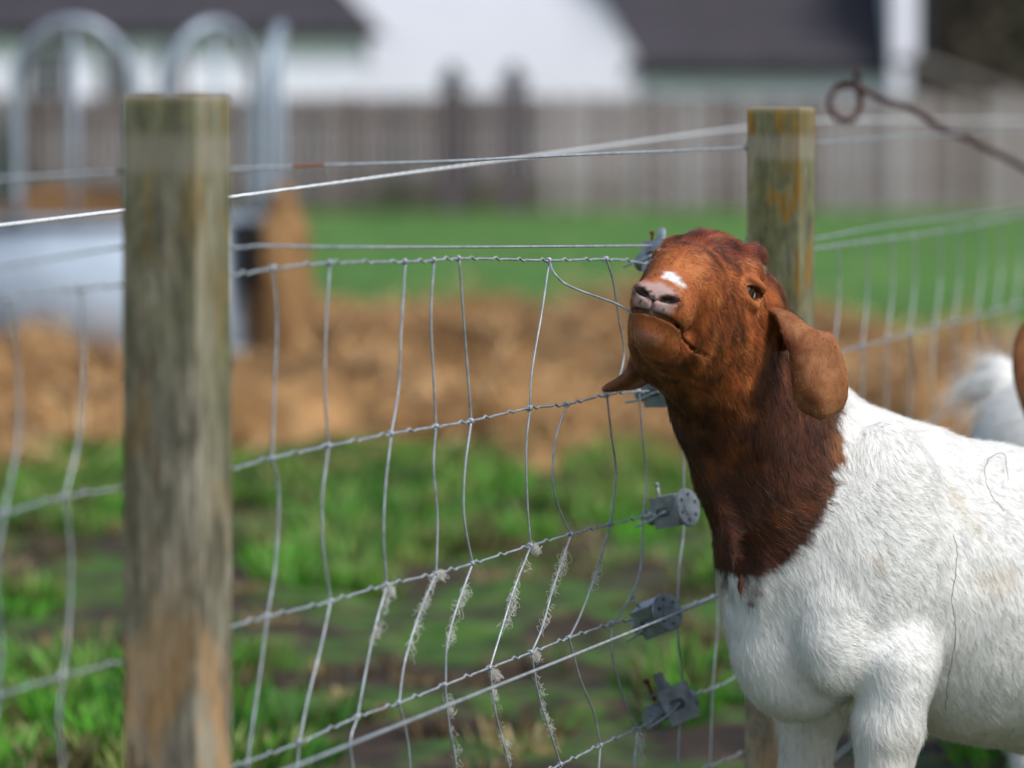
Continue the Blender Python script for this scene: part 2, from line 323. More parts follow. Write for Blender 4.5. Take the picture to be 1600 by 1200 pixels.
# right wing
d = 70.; xl, xr = gx(975, d), gx(1388, d); ze = gz(100, d)
hr = empty('house', ((xl + xr) / 2, d, 0), 'low white building with a dark tiled roof and tall white end wall', 'house')
box_obj('wall', xl + .4, xr, d, d + 6, -.2, ze, MWHITE, hr)
xe0 = gx(1000, d); tiled_slope(hr, xe0, xr, xe0 - 1.55, xr, d - .24, ze - .02, d + 3, ze + 2.9, 12)
box_obj('fascia', xe0 - .05, xr, d - .28, d - .20, ze - .24, ze - .01, MFASCIA, hr); box_obj('soffit', xe0, xr - .01, d - .19, d - .005, ze - .16, ze - .06, MFASCIA, hr)
box_obj('barge_board', xe0 - .12, xe0 - .055, d - .24, d + 6, ze - .2, ze + .1, MFASCIA, hr)
box_obj('end_wall', xr + .005, gx(1424, d), d - .6, d + 6.2, -.2, 5.6, MWHITE, hr); box_obj('drainpipe', gx(1426, d), gx(1446, d), d - .58, d - .3, -.1, 5.7, MFASCIA, hr, .03)
# low shed roof and trees at the right
d = 64.; sx0, sx1 = gx(1445, d), gx(1850, d)
sd_ = empty('shed', ((sx0 + sx1) / 2, d, 0), 'low grey shed with a sloping roof in front of dark trees', 'shed')
V = [(sx0, d, -.1), (sx1, d, -.1), (sx1, d, gz(250, d)), (sx0, d, gz(100, d))]; V += [(a, b + 3, c) for a, b, c in V]
BX = [(0, 1, 2, 3), (7, 6, 5, 4), (0, 4, 5, 1), (1, 5, 6, 2), (2, 6, 7, 3), (3, 7, 4, 0)]
mesh_obj('wall', V, BX, MBOARD[0], sd_, False)
V = [(sx0 - .2, d - .2, gz(97, d)), (sx1 + .2, d - .2, gz(252, d)), (sx1 + .2, d + 3.2, gz(252, d)), (sx0 - .2, d + 3.2, gz(97, d))]; V = [(a, b, c + .01) for a, b, c in V] + [(a, b, c + .1) for a, b, c in V]
mesh_obj('roof', V, BX[:0] + [(3, 2, 1, 0), (4, 5, 6, 7), (0, 1, 5, 4), (1, 2, 6, 5), (2, 3, 7, 6), (3, 0, 4, 7)], MBOARD[1], sd_, False)
MLEAF = [plain('dark_foliage', srgb('3a4028'), .7, 0, .4, 1.5), plain('brown_foliage', srgb('4a4136'), .8, 0, .35, 1.5)]; MBARK = plain('bark', srgb('4a4038'), .9)
def tree(name, x, y, r, h, mat, label, n=5000, leaf=.16, group=None):
    t = empty(name, (x, y, 0), label, 'tree' if h > 2 else 'bush', group); tr = np.random.default_rng(int(x * 100) % 9999 + 5)
    V, Fc = tube_geo(catmull([(x, y, -.1), (x + .05, y, h * .3), (x - .05, y + .1, h * .75)], 8), np.linspace(.05 * h, .012 * h, 8))
    for k in range(7):
        a = k * .9; z0 = h * (.25 + .06 * k); v2, f2 = tube_geo(catmull([(x, y, z0), (x + math.cos(a) * r * .4, y + math.sin(a) * r * .4, z0 + h * .12), (x + math.cos(a) * r * .75, y + math.sin(a) * r * .75, z0 + h * .2)], 6), np.linspace(.018 * h, .005 * h, 6), 6)
        Fc += [tuple(i + len(V) for i in f) for f in f2]; V += v2
    mesh_obj('trunk', V, Fc, MBARK, t)
    cl = np.stack([tr.normal(0, .5, 40) * r, tr.normal(0, .5, 40) * r, h * (.55 + .22 * tr.normal(0, 1, 40))], 1); cl[:, 2] = np.clip(cl[:, 2], .15 * h, h)
    c = cl[tr.integers(0, 40, n)] + tr.normal(0, .2, (n, 3)) * r + np.array([x, y, 0]); u = tr.normal(size=(n, 3)); u /= np.linalg.norm(u, axis=1)[:, None]; v = np.cross(u, tr.normal(size=(n, 3))); v /= np.linalg.norm(v, axis=1)[:, None]
    s = leaf * tr.uniform(.5, 1.2, (n, 1)); Vv = np.stack([c - u * s, c + v * s * .5, c + u * s, c - v * s * .5], 1).reshape(-1, 3); i = np.arange(n)[:, None] * 4
    mesh_obj('crown', Vv, np.hstack([i, i + 1, i + 2, i + 3]), mat, t, False); return t
tree('tree', gx(1500, 78), 78, 1.7, 6.5, MLEAF[1], 'brown leafless-looking bushy tree beside the tall white end wall', 9000)
tree('tree', gx(1650, 80), 80, 2.2, 6.0, MLEAF[0], 'dark green bushy tree behind the sloping shed roof', 9000)
tree('tree', gx(1570, 90), 90, 3.0, 9.0, MLEAF[1], 'large brown tree filling the gap behind the other trees', 12000, .22)
tree('bush', gx(-12, 54), 54, .35, 1.3, MLEAF[0], 'small dark green bush before the paling, left of the metal feeder', 1500, .07)

# feeder
D = 17.; fx = gx(150, D); fr = .82; zb = .20
MFEED = plain('galvanised_tube', srgb('96a2ae'), .4, .3, .12, 6); MSHEET = plain('galvanised_sheet', srgb('a3b0be'), .85, 0, .12, 5)
fe = empty('ring_feeder', (fx, D, zb), 'round galvanised livestock feeder with arched tube bars over a blue-grey sheet skirt', 'feeder')
def ringpt(a, z, r=fr): return (fx + r * math.sin(a), D - r * math.cos(a), z)
zt = .78; n = 48
V = [ringpt(2 * math.pi * i / n, z, r) for z, r in ((zb - .08, fr), (zt, fr), (zt, fr - .006), (zb - .08, fr - .006)) for i in range(n)]
mesh_obj('skirt', V, [(k * n + i, k * n + (i + 1) % n, ((k + 1) % 4) * n + (i + 1) % n, ((k + 1) % 4) * n + i) for k in range(4) for i in range(n)], MSHEET, fe)
for z in (zt, zb + .02):
    V, Fc = tube_geo([ringpt(2 * math.pi * i / 48, z) for i in range(49)], .024, 8, False); mesh_obj('rail', V, Fc, MFEED, fe)
for k in (-2, -1, 0, 1, 2):
    ac = k * math.pi / 4; hw = .31; top = 1.62; pts = [ringpt(ac - hw, zt), ringpt(ac - hw, 1.2)]
    for j in range(1, 12): b = math.pi * j / 12; pts.append(ringpt(ac - hw * math.cos(b), 1.3 + (top - 1.3) * math.sin(b)))
    pts += [ringpt(ac + hw, 1.2), ringpt(ac + hw, zt)]; tube('hoop', catmull(pts, 50), .026, MFEED, fe)
    tube('brace', [ringpt(ac, zt), ringpt(ac, 1.0), ringpt(ac, top - .02)], .014, MFEED, fe)
MHAY = straw_mat('hay', srgb('3a2a1a'), srgb('74563a'), srgb('9a774f'))
def heap(name, c, rad, label, seed, mat=MHAY, parent=None):
    bm = bmesh.new(); bmesh.ops.create_icosphere(bm, subdivisions=5, radius=1); P = np.array([v.co for v in bm.verts]); nz = fbm(P * 2.2 + seed, 4); q = P * (0.75 + .5 * nz)[:, None] * np.array(rad) + np.array(c)
    for v, p in zip(bm.verts, q): v.co = p
    o = bm_obj(name, bm, mat, parent, True); tag(o, label, 'hay'); return o
heap('hay_heap', (fx, D, .48), (.68, .68, .44), 'brown hay heaped inside the round metal feeder', 3)
heap('hay_heap', (gx(438, 16.75), 16.75, .26), (.165, .3, .64), 'tall heap of brown hay spilling out beside the round feeder', 9)
bp_ = ringpt(.93, .49, fr + .075); bk_ = empty('bucket', bp_, 'dark bucket hung on the outside of the round feeder beside the hay', 'bucket'); n = 20
prof = [(0, 0), (.045, 0), (.062, .27), (.067, .275), (.067, .29), (.058, .29), (.042, .012), (0, .012)]; V = [(bp_[0] + r * math.cos(6.2832 * i / n), bp_[1] + r * math.sin(6.2832 * i / n), bp_[2] + z) for r, z in prof for i in range(n)]
mesh_obj('pail', V, [(k * n + i, k * n + (i + 1) % n, (k + 1) * n + (i + 1) % n, (k + 1) * n + i) for k in range(len(prof) - 1) for i in range(n)], plain('dark_rubber', srgb('23262d'), .6), bk_)
hk = ringpt(.93, zt + .022, fr); tube('handle', catmull([(bp_[0] - .06, bp_[1], bp_[2] + .28), (hk[0] - .03, hk[1], bp_[2] + .31), hk, (hk[0] + .03, hk[1], bp_[2] + .31), (bp_[0] + .06, bp_[1], bp_[2] + .28)], 24), .004, MG, bk_)

# ================================================================== FENCE
A = np.array([-.346, 3.95, 0]); Bp = np.array([.415, 5.93, 0]); dAB = (Bp - A) / np.linalg.norm(Bp - A); nAB = np.array([-dAB[1], dAB[0], 0])
ang2 = math.atan(1880 / FPX); dBC = np.array([math.sin(ang2), math.cos(ang2), 0]); nBC = np.array([-dBC[1], dBC[0], 0]); Cp = Bp + dBC * 2.75
HWP = .0425
p0L = A + nAB * (HWP + .004); p0R = Bp + nBC * (HWP + .004)
def FL(px, py): return onplane(px, py, p0L, nAB)
def FR(px, py): return onplane(px, py, p0R, nBC)
def post(name, P, top, dirv, mat, label, lean=(0, 0), seed=1):
    bm = bmesh.new(); nz = 60; ring = []; m = 8
    prof = []
    for sx, sy in ((1, 1), (-1, 1), (-1, -1), (1, -1)):
        for k in range(m): 
            t = -1 + 2 * k / m
            prof.append({(1, 1): (-t, 1), (-1, 1): (-1, -t), (-1, -1): (t, -1), (1, -1): (1, t)}[(sx, sy)])
    prof = np.array(prof); rr = np.linalg.norm(prof, axis=1); prof = prof * (1 - .02 * np.clip(rr - 1.2, 0, 1) / .21)[:, None]
    zs = np.concatenate([np.linspace(-.35, top - .006, nz), [top - .002, top]]); V = []
    ax = np.array([dirv[1], -dirv[0], 0]); 
    for i, z in enumerate(zs):
        ins = 1 if i < nz else (.975 if i == nz else .93)
        q = prof * HWP * ins; pn = np.stack([prof[:, 0] * 1.5 + seed * 7, prof[:, 1] * 1.5, np.full(len(prof), z * 2.2)], 1)
        q = q * (1 + (fbm(pn, 3) - .5) * .05)[:, None]
        for a, b in q: V.append(np.array(P) * [1, 1, 0] + ax * a + np.array(dirv) * b + np.array([lean[0] * (z - .6), lean[1] * (z - .6), z]))
    n = len(prof); Fc = [(k * n + i, k * n + (i + 1) % n, (k + 1) * n + (i + 1) % n, (k + 1) * n + i) for k in range(len(zs) - 1) for i in range(n)]
    Fc += [tuple(range((len(zs) - 1) * n, len(zs) * n))]
    V = np.array(V) - np.array([P[0], P[1], 0]); o = mesh_obj(name, V, Fc, mat)
    cor = {i for i in range(n) if i % m == 0}
    for e in o.data.edges:
        a, b = e.vertices
        if (a % n == b % n and a % n in cor) or min(a, b) >= (len(zs) - 2) * n: e.use_edge_sharp = True
    o.location = (P[0], P[1], 0); tag(o, label, 'fence post', 'square timber posts of the wire fence')
    return o
pa = post('fence_post', A, gz(149, 3.95), dAB, m_post('post_wood_near', 1.3, (.45, .80), (.55, .95), .45), 'square weathered timber post with rubbed bare patches low down, standing clear of the goat', (.003, 0), 1)
pb = post('fence_post', Bp, gz(168, 5.93), dAB, m_post('post_wood_goat', 4.1, (.1, .3), (.2, .7), 1.0), 'square timber post stained with ochre lichen, directly behind the goat\'s head', (0, 0), 5)
pc = post('fence_post', Cp, 1.24, dBC, m_post('post_wood_far', 8.2, (.3, .6), (.5, 1.0), .5), 'square timber post holding the rusty looped rod beyond the goats', (0, 0), 3)
for p_, P_, nn, zl in ((pa, A, nAB, (1.115, 1.036, 1.0, .805, .64, .5)), (pb, Bp, nAB, (1.13, .985, .965, .77))):
    for z in zl:   # fixing staples on the wire side
        q = P_ + nn * (HWP + .001); V, Fc = tube_geo(catmull([q + [0, 0, z + .014], q + nn * .009 + [0, 0, z + .012], q + nn * .012 + [0, 0, z], q + nn * .009 + [0, 0, z - .012], q + [0, 0, z - .014]], 12), .0017, 6)
        s = mesh_obj('staple', V, Fc, MG); s.parent = p_; s.matrix_parent_inverse = Matrix.Translation(-Vector(p_.location))

RW = .00145
def crimp(P, seed):
    P = np.array(P); L = np.concatenate([[0], np.cumsum(np.linalg.norm(np.diff(P, axis=0), axis=1))]); out = P.copy()
    ph = (L / .085 + seed) % 1; out[:, 2] += .0032 * np.clip(1 - np.abs(ph - .5) / .09, -0, 1) - .0018 * np.clip(1 - np.abs(ph - .68) / .08, 0, 1); return out
bmk = bmesh.new()   # knot: wire wrapped round a crossing, axis along local X
hel = [(-.0042 + .0084 * t, .0030 * math.cos(t * 13), .0030 * math.sin(t * 13)) for t in np.linspace(0, 1, 30)]
KV, KF = tube_geo(hel, .00135, 6); knot_me = bpy.data.meshes.new('knot'); knot_me.from_pydata([tuple(v) for v in KV], [], KF); knot_me.materials.append(MG); bmk.free()
knot_me.polygons.foreach_set('use_smooth', [True] * len(knot_me.polygons))
def add_knot(par, root, p, d):
    o = bpy.data.objects.new('knot', knot_me); C.objects.link(o); o.parent = par
    M = Vector(d).to_track_quat('X', 'Z').to_matrix().to_4x4() @ Matrix.Rotation(random.uniform(0, 6.28), 4, 'X'); M.translation = Vector(p)
    o.matrix_parent_inverse = par.matrix_basis.inverted() @ Matrix.Translation(-root.location) if False else Matrix.Identity(4)
    o.matrix_basis = M      # parent sits at the origin of the netting
    return o
def netting(label, lines, stays, Pf, knots):
    root = empty('wire_netting', (0, 0, 0), label, 'wire fence'); objs = {}
    for nm, pts in lines.items():
        P3 = np.array([Pf(*p) for p in pts]); L = np.linalg.norm(P3[-1] - P3[0]); P3 = crimp(catmull(P3, int(L / .0045)), hash(nm) % 7 / 7 if False else (ord(nm[-1]) * .37) % 1)
        o = tube('line_wire', P3, RW * 1.12, MGR if nm in ('1',) else MG, None, 8); o.parent = root; objs[nm] = o
    for s in stays:
        P3 = np.array([Pf(*p) if len(p) == 2 else W(*p) for p in s]); P3 = P3 + np.array([0, .0, 0]) - (nAB * .0012)
        o = tube('stay_wire', catmull(P3, max(12, int(np.linalg.norm(P3[-1] - P3[0]) / .005))), RW, MG, None, 8); o.parent = root
    for nm, ks in knots.items():
        for p in ks: add_knot(objs[nm], root, Pf(*p), dAB)
    return root, objs
M1 = [(-60, 474), (0, 468), (125, 452), (280, 438), (365, 430), (425, 420), (514, 411), (632, 409), (677, 407), (716, 404), (790, 405), (857, 407), (946, 405), (985, 408), (1015, 414)]
M2 = [(-60, 815), (0, 803), (100, 777), (195, 762), (280, 750), (371, 730), (424, 716), (512, 697), (610, 678), (680, 667), (735, 658), (827, 638), (885, 632), (947, 617), (995, 612), (1020, 611)]
M3 = [(-60, 1102), (0, 1086), (100, 1056), (195, 1032), (280, 1006), (363, 979), (416, 964), (515, 940), (603, 914), (680, 897), (737, 881), (828, 853), (891, 835), (952, 820), (1003, 808), (1022, 804)]
M4 = [(-60, 1342), (100, 1290), (280, 1227), (373, 1195), (464, 1162), (557, 1121), (622, 1099), (694, 1071), (764, 1044), (829, 1020), (888, 997), (955, 975), (990, 968)]
M5 = [(-60, 1560), (280, 1425), (500, 1345), (640, 1292), (800, 1226), (875, 1195), (937, 1165), (995, 1139), (1025, 1124)]
M6 = [(-60, 1745), (280, 1590), (640, 1430), (880, 1335), (1020, 1265)]
M7 = [(-60, 1910), (280, 1735), (640, 1560), (880, 1452), (1020, 1385)]
lines = {'1': M1, '2': M2, '3': M3, '4': M4, '5': M5, '6': M6, '7': M7}
ST = [  # stays, pixel-read on the fence plane
 [(425, 420), (431, 500), (428, 600), (424, 716)], [(514, 411), (509, 490), (506, 600), (512, 697)], [(632, 409), (625, 520), (622, 600), (610, 678)],
 [(677, 407), (672, 490), (676, 590), (680, 667)], [(716, 404), (724, 510), (730, 590), (735, 658)], [(857, 407), (845, 490), (830, 580), (827, 638)],
 [(946, 405), (957, 440), (966, 500), (974, 548), (966, 590), (948, 617)],
 [(424, 716), (434, 775), (429, 880), (416, 964)], [(512, 697), (502, 780), (504, 860), (515, 940)], [(610, 678), (601, 760), (598, 840), (603, 914)],
 [(680, 667), (676, 730), (682, 810), (680, 897)], [(735, 658), (725, 735), (724, 810), (737, 881)], [(827, 638), (821, 700), (823, 790), (828, 853)],
 [(885, 632), (866, 690), (863, 760), (878, 808), (891, 835)], [(947, 617), (954, 680), (961, 735), (955, 800), (952, 820)], [(997, 612), (1003, 680), (1009, 750), (1003, 808)],
 [(416, 964), (405, 1050), (392, 1140), (385, 1193)], [(515, 940), (500, 1010), (480, 1090), (466, 1160)], [(603, 914), (582, 990), (568, 1060), (557, 1121)],
 [(680, 897), (657, 950), (632, 1030), (622, 1099)], [(737, 881), (712, 950), (697, 1010), (695, 1071)], [(828, 853), (802, 920), (782, 985), (764, 1044)],
 [(891, 835), (864, 915), (846, 980), (829, 1020)], [(952, 820), (930, 895), (906, 960), (888, 997)], [(1003, 808), (1000, 885), (984, 932), (957, 974)],
 [(955, 975), (956, 1029), (974, 1090), (995, 1138)], [(888, 997), (905, 1060), (927, 1115), (937, 1165)], [(829, 1020), (840, 1085), (860, 1150), (875, 1195)],
 [(764, 1044), (772, 1110), (790, 1180), (800, 1226)], [(694, 1071), (700, 1130), (712, 1200), (716, 1261)], [(622, 1099), (636, 1160), (640, 1220), (640, 1292)],
 [(557, 1121), (546, 1160), (552, 1220), (556, 1324)], [(466, 1160), (462, 1230), (470, 1300), (466, 1357)], [(385, 1193), (380, 1260), (388, 1330), (384, 1388)],
 [(125, 452), (129, 560), (122, 680), (100, 777)], [(10, 467), (25, 560), (27, 680), (5, 801)], [(100, 777), (110, 880), (104, 1000), (96, 1057)], [(5, 801), (-8, 900), (0, 1000), (-6, 1088)],
 [(96, 1057), (90, 1130), (98, 1220), (95, 1292)], [(-6, 1088), (-14, 1180), (-8, 1260), (-10, 1326)]]
for a, b in (((937, 1165), (905, 1325)), ((995, 1139), (1000, 1275)), ((875, 1195), (860, 1343)), ((800, 1226), (806, 1365)), ((716, 1261), (722, 1400)), ((640, 1292), (634, 1432)), ((556, 1324), (560, 1467)), ((466, 1357), (470, 1508)), ((384, 1388), (386, 1545)), ((95, 1292), (96, 1490)), ((-10, 1326), (-8, 1540))):
    m = ((a[0] + b[0]) / 2 + random.uniform(-8, 8), (a[1] + b[1]) / 2); ST.append([a, m, b])
ST.append([(858, 410), (863, 424, 4.985), (878, 441, 4.98), (900, 452, 4.975), (930, 463, 4.965), (955, 472, 4.955), (972, 480, 4.95), (992, 493, 4.945), (1006, 500, 4.96)])   # broken stay pulled into the goat's mouth
KN = {'1': [(125, 452), (10, 467), (425, 420), (514, 411), (632, 409), (677, 407), (716, 404), (857, 407), (946, 405)],
      '2': [(100, 777), (5, 801), (424, 716), (512, 697), (610, 678), (680, 667), (735, 658), (827, 638), (885, 632), (947, 617), (997, 612)],
      '3': [(96, 1057), (-6, 1088), (416, 964), (515, 940), (603, 914), (680, 897), (737, 881), (828, 853), (891, 835), (952, 820), (1003, 808)],
      '4': [(385, 1193), (466, 1160), (557, 1121), (622, 1099), (694, 1071), (764, 1044), (829, 1020), (888, 997), (955, 975)], '5': [(875, 1195), (937, 1165), (995, 1139)], '6': [], '7': []}
netL, _ = netting('galvanised stock netting with one broken stay bent into the goat\'s mouth', lines, ST, FL, KN)
# netting beyond the strainers, past the lichen post
def both(px, py): return FL(px, py) if px < 1225 else FR(px, py)
R1 = [(1020, 415), (1120, 402), (1225, 394), (1277, 388), (1350, 378), (1427, 368), (1507, 355), (1600, 335), (1665, 322)]
R2 = [(1030, 611), (1120, 590), (1225, 568), (1320, 548), (1383, 532), (1453, 512), (1520, 497), (1583, 478), (1665, 458)]
R3 = [(1075, 789), (1120, 775), (1225, 735), (1330, 698), (1427, 667), (1480, 648), (1533, 633), (1600, 606), (1665, 580)]
R4 = [(1050, 955), (1120, 930), (1225, 880), (1400, 790), (1533, 738), (1665, 680)]
R5 = [(1070, 1087), (1112, 1077), (1150, 1058), (1225, 1018), (1400, 905), (1533, 840), (1665, 770)]
R6 = [(1060, 1222), (1108, 1198), (1160, 1176), (1225, 1140), (1400, 1010), (1533, 935), (1665, 850)]
R7 = [(1055, 1340), (1110, 1312), (1225, 1250), (1400, 1105), (1533, 1020), (1665, 925)]
rl = {'1': R1, '2': R2, '3': R3, '4': R4, '5': R5, '6': R6, '7': R7}
def yat(L, x): return float(np.interp(x, [p[0] for p in L], [p[1] for p in L]))
rs = []; rk = {k: [] for k in rl}
for tops in (1308, 1353, 1392, 1427, 1467, 1497, 1532, 1562, 1592, 1618, 1642):
    x = tops
    for i, (La, Lb) in enumerate(zip(list(rl.values())[:-1], list(rl.values())[1:])):
        x2 = x - (7 if i == 0 else random.uniform(-5, 4)); bl = (5 if i == 0 else random.uniform(-4, 4))
        rs.append([(x, yat(La, x)), ((x + x2) / 2 + bl, (yat(La, x) + yat(Lb, x2)) / 2), (x2, yat(Lb, x2))]); rk[str(i + 1)].append((x, yat(La, x))); x = x2
rs += [[(1067, 700), (1067, 760), (1067, 830), (1060, 887), (1057, 953)], [(1057, 953), (1059, 1010), (1067, 1075), (1068, 1088)], [(1068, 1088), (1060, 1150), (1058, 1222)], [(1120, 775), (1122, 850), (1120, 930)], [(1120, 930), (1119, 990), (1112, 1077)], [(1112, 1077), (1110, 1140), (1108, 1198)], [(1108, 1198), (1106, 1260), (1108, 1313)],
       [(1068, 607), (1066, 650), (1067, 700)], [(1180, 577), (1176, 660), (1180, 752)], [(1180, 752), (1184, 820), (1178, 901)], [(1178, 901), (1174, 970), (1180, 1042)], [(1180, 1042), (1184, 1100), (1180, 1165)]]
rk['5'] += [(1068, 1088), (1112, 1077)]; rk['6'] += [(1108, 1198)]
netR, _ = netting('galvanised stock netting running on behind the goat past the lichen-stained post', rl, rs, both, rk)
# plain wires
def wire(name, P, r, mat, label, cat='wire', group=None):
    P = np.array(P); o = tube(name, catmull(P, max(30, int(np.linalg.norm(P[-1] - P[0]) / .02))), r, mat); tag(o, label, cat, group); return o
wire('fence_wire', [both(*p) + nAB * .004 for p in ((-60, 284), (0, 280), (190, 269), (365, 264), (520, 258), (700, 252), (800, 247), (950, 240), (1163, 231), (1277, 223), (1427, 213), (1600, 203), (1665, 199))], .0019, MGR, 'plain galvanised top wire stapled just below the post tops')
wire('fence_wire', [both(*p) - nAB * .0005 for p in ((-60, 428), (0, 418), (190, 386), (280, 384), (368, 387), (410, 384), (520, 386), (700, 386), (900, 385), (1000, 384), (1120, 384), (1225, 378), (1277, 372), (1373, 354), (1427, 347), (1507, 337), (1600, 322), (1665, 311))], .0017, MGR, 'plain galvanised wire stretched tight just above the netting\'s top edge')
pn = A - nAB * (HWP + .004)
def FN(px, py): return onplane(px, py, pn, nAB)
wire('fence_wire', [FN(300, 1262), FN(455, 1200), FN(700, 1102), FN(900, 1022), FN(1115, 935), FN(1210, 897)], .0021, MG, 'straight bare wire sloping low across the goat\'s side of the netting')
# electric rope: twisted strands
rp = catmull([W(-60, 359, 4.70), W(0, 352, 4.78), W(197, 328, 5.0), W(357, 308, 5.2), W(700, 262, 5.75), W(950, 228, 6.4), W(1163, 200, 7.2), W(1300, 188, 8.0), W(1600, 189, 9.8), W(1700, 190, 10.4)], 900)
T = np.gradient(rp, axis=0); T /= np.linalg.norm(T, axis=1)[:, None]; sdn = np.cross(T, [0, 0, 1.]); sdn /= np.linalg.norm(sdn, axis=1)[:, None]; upn = np.cross(sdn, T)
rope = empty('fence_rope', rp[0], 'white twisted electric-fence rope sloping up behind the posts', 'rope')
Ls = np.concatenate([[0], np.cumsum(np.linalg.norm(np.diff(rp, axis=0), axis=1))])
for k in range(3):
    a = Ls / .016 * 2 * math.pi + k * 2.094
    V, Fc = tube_geo(rp + .0015 * (np.cos(a)[:, None] * sdn + np.sin(a)[:, None] * upn), .0015, 6); mesh_obj('strand', V, Fc, MROPE, rope)
# rusty looped rod wired to the far post
d = 7.4; loop = [(1338, 150), (1322, 134), (1302, 140), (1297, 162), (1306, 184), (1326, 190), (1341, 176), (1342, 150), (1338, 128), (1338, 110)]
rod = empty('looped_rod', W(1650, 290, 8.2), 'rusty iron rod ending in a ring, jutting out above the far fence wires', 'iron rod')
tube('rod', catmull([W(1700, 320, 8.55), W(1660, 300, 8.35), W(1600, 262, 8.0), W(1510, 216, 7.7), W(1475, 203, 7.6), W(1425, 170, 7.5), W(1385, 157, 7.45), W(1340, 137, 7.4)], 60), .0068, MRUST, rod)
tube('ring', catmull([W(x, y, 7.4 + .03 * math.sin(i)) for i, (x, y) in enumerate(((1342, 138), (1322, 133), (1303, 142), (1297, 162), (1306, 183), (1326, 189), (1341, 176), (1344, 152), (1339, 128), (1338, 108)))], 60), .0062, MRUST, rod)

# ---- wire strainers
def strainer(px, py, Rm, label, s=1.0, flange=True):
    o3 = Vector(FL(px, py)) - Vector(nAB) * .012; t = empty('wire_strainer', o3, label, 'wire strainer', 'wire strainers joining the netting')
    M = Matrix.Translation(o3) @ Rm.to_4x4() @ Matrix.Scale(s, 4)
    def add(name, bm, mat, smooth=False, par=None):
        for v in bm.verts: v.co = M @ v.co
        o = bm_obj(name, bm, mat, t if par is None else None, smooth)
        if par is not None: o.parent = par; o.matrix_parent_inverse = par.matrix_parent_inverse.copy(); o.matrix_parent_inverse = Matrix.Identity(4) if par.parent is None else (par.parent.matrix_basis @ par.matrix_parent_inverse).inverted() if False else Matrix.Identity(4)
        return o
    # channel body: front plate with an oblong slot, bent top and bottom plates (axle along X, front is -Y)
    bm = bmesh.new(); N = 40; hx, hz, th = .021, .022, .003
    def ringp(y, sc):
        out = []
        for i in range(N):
            a = 2 * math.pi * i / N; c, s_ = math.cos(a), math.sin(a)
            if sc: k = 1 / max(abs(c), abs(s_)); x, z = hx * c * k, hz * s_ * k
            else: x = .0052 * c + (.006 if c > 0 else -.006); z = .0062 * s_; x -= .003
            out.append(bm.verts.new((x, y, z)))
        return out
    fo, fi, bo, bi = ringp(-.017, 1), ringp(-.017, 0), ringp(-.017 + th, 1), ringp(-.017 + th, 0)
    for i in range(N):
        j = (i + 1) % N; bm.faces.new((fo[i], fo[j], fi[j], fi[i])); bm.faces.new((bo[i], bi[i], bi[j], bo[j])); bm.faces.new((fi[i], fi[j], bi[j], bi[i])); bm.faces.new((fo[i], bo[i], bo[j], fo[j]))
    bm_box(bm, -hx, hx, -.0139, .017, hz - th, hz - .0002, .0008); bm_box(bm, -hx, hx, -.0139, .017, -hz + .0002, -hz + th, .0008)
    add('body', bm, MCAST)
    bm = bmesh.new(); bmesh.ops.create_cone(bm, cap_ends=True, segments=24, radius1=.0115, radius2=.0115, depth=.062, matrix=Matrix.Rotation(math.pi / 2, 4, 'Y') @ Matrix.Identity(4))
    add('drum', bm, MCAST)
    bm = bmesh.new(); bmesh.ops.create_cone(bm, cap_ends=True, segments=24, radius1=.0125, radius2=.011, depth=.016, matrix=Matrix.Translation((-.031, 0, -.004)) @ Matrix.Rotation(math.pi / 2, 4, 'Y')); bmesh.ops.bevel(bm, geom=[e for e in bm.edges if e.calc_face_angle(0) > .8], offset=.002, segments=2, affect='EDGES'); add('drum_end', bm, MCAST)
    if flange:   # drilled disc
        bm = bmesh.new(); n = 48; R = .0265; x0, x1 = .0245, .030; holes = [(math.cos(a) * .0175, math.sin(a) * .0175) for a in np.arange(6) * math.pi / 3 + .3]
        bmesh.ops.create_cone(bm, cap_ends=True, segments=n, radius1=R, radius2=R, depth=x1 - x0, matrix=Matrix.Translation(((x0 + x1) / 2, 0, 0)) @ Matrix.Rotation(math.pi / 2, 4, 'Y')); bmesh.ops.bevel(bm, geom=[e for e in bm.edges if e.calc_face_angle(0) > .8], offset=.0012, segments=2, affect='EDGES')
        for v in bm.verts: v.co = M @ v.co
        fl = bm_obj('flange', bm, MCAST, None); cut = bmesh.new()
        for y, z in holes: bmesh.ops.create_cone(cut, cap_ends=True, segments=14, radius1=.0031, radius2=.0031, depth=.02, matrix=Matrix.Translation((.027, y, z)) @ Matrix.Rotation(math.pi / 2, 4, 'Y'))
        for v in cut.verts: v.co = M @ v.co
        co = bm_obj('cutter', cut, None); md = fl.modifiers.new('b', 'BOOLEAN'); md.operation = 'DIFFERENCE'; md.object = co; md.solver = 'EXACT'
        dg = bpy.context.evaluated_depsgraph_get(); me = bpy.data.meshes.new_from_object(fl.evaluated_get(dg)); fl.modifiers.clear(); fl.data = me; bpy.data.objects.remove(co)
        fl.parent = t; fl.matrix_parent_inverse = Matrix.Translation(-t.location)
    bm = bmesh.new(); bmesh.ops.create_cone(bm, cap_ends=True, segments=10, radius1=.0021, radius2=.0021, depth=.024, matrix=Matrix.Translation((-.017, .002, .026))); bmesh.ops.create_uvsphere(bm, u_segments=10, v_segments=6, radius=.0037, matrix=Matrix.Translation((-.017, .002, .0385))); add('locking_pin', bm, MRUSTP if not flange else MCAST, True)
    if not flange:
        bm = bmesh.new(); bm_box(bm, -.007, .007, -.006, .008, .0222, .030, .0012); bm_box(bm, -.005, .005, -.004, .006, .0302, .043, .0014); add('ratchet_knob', bm, MCAST)
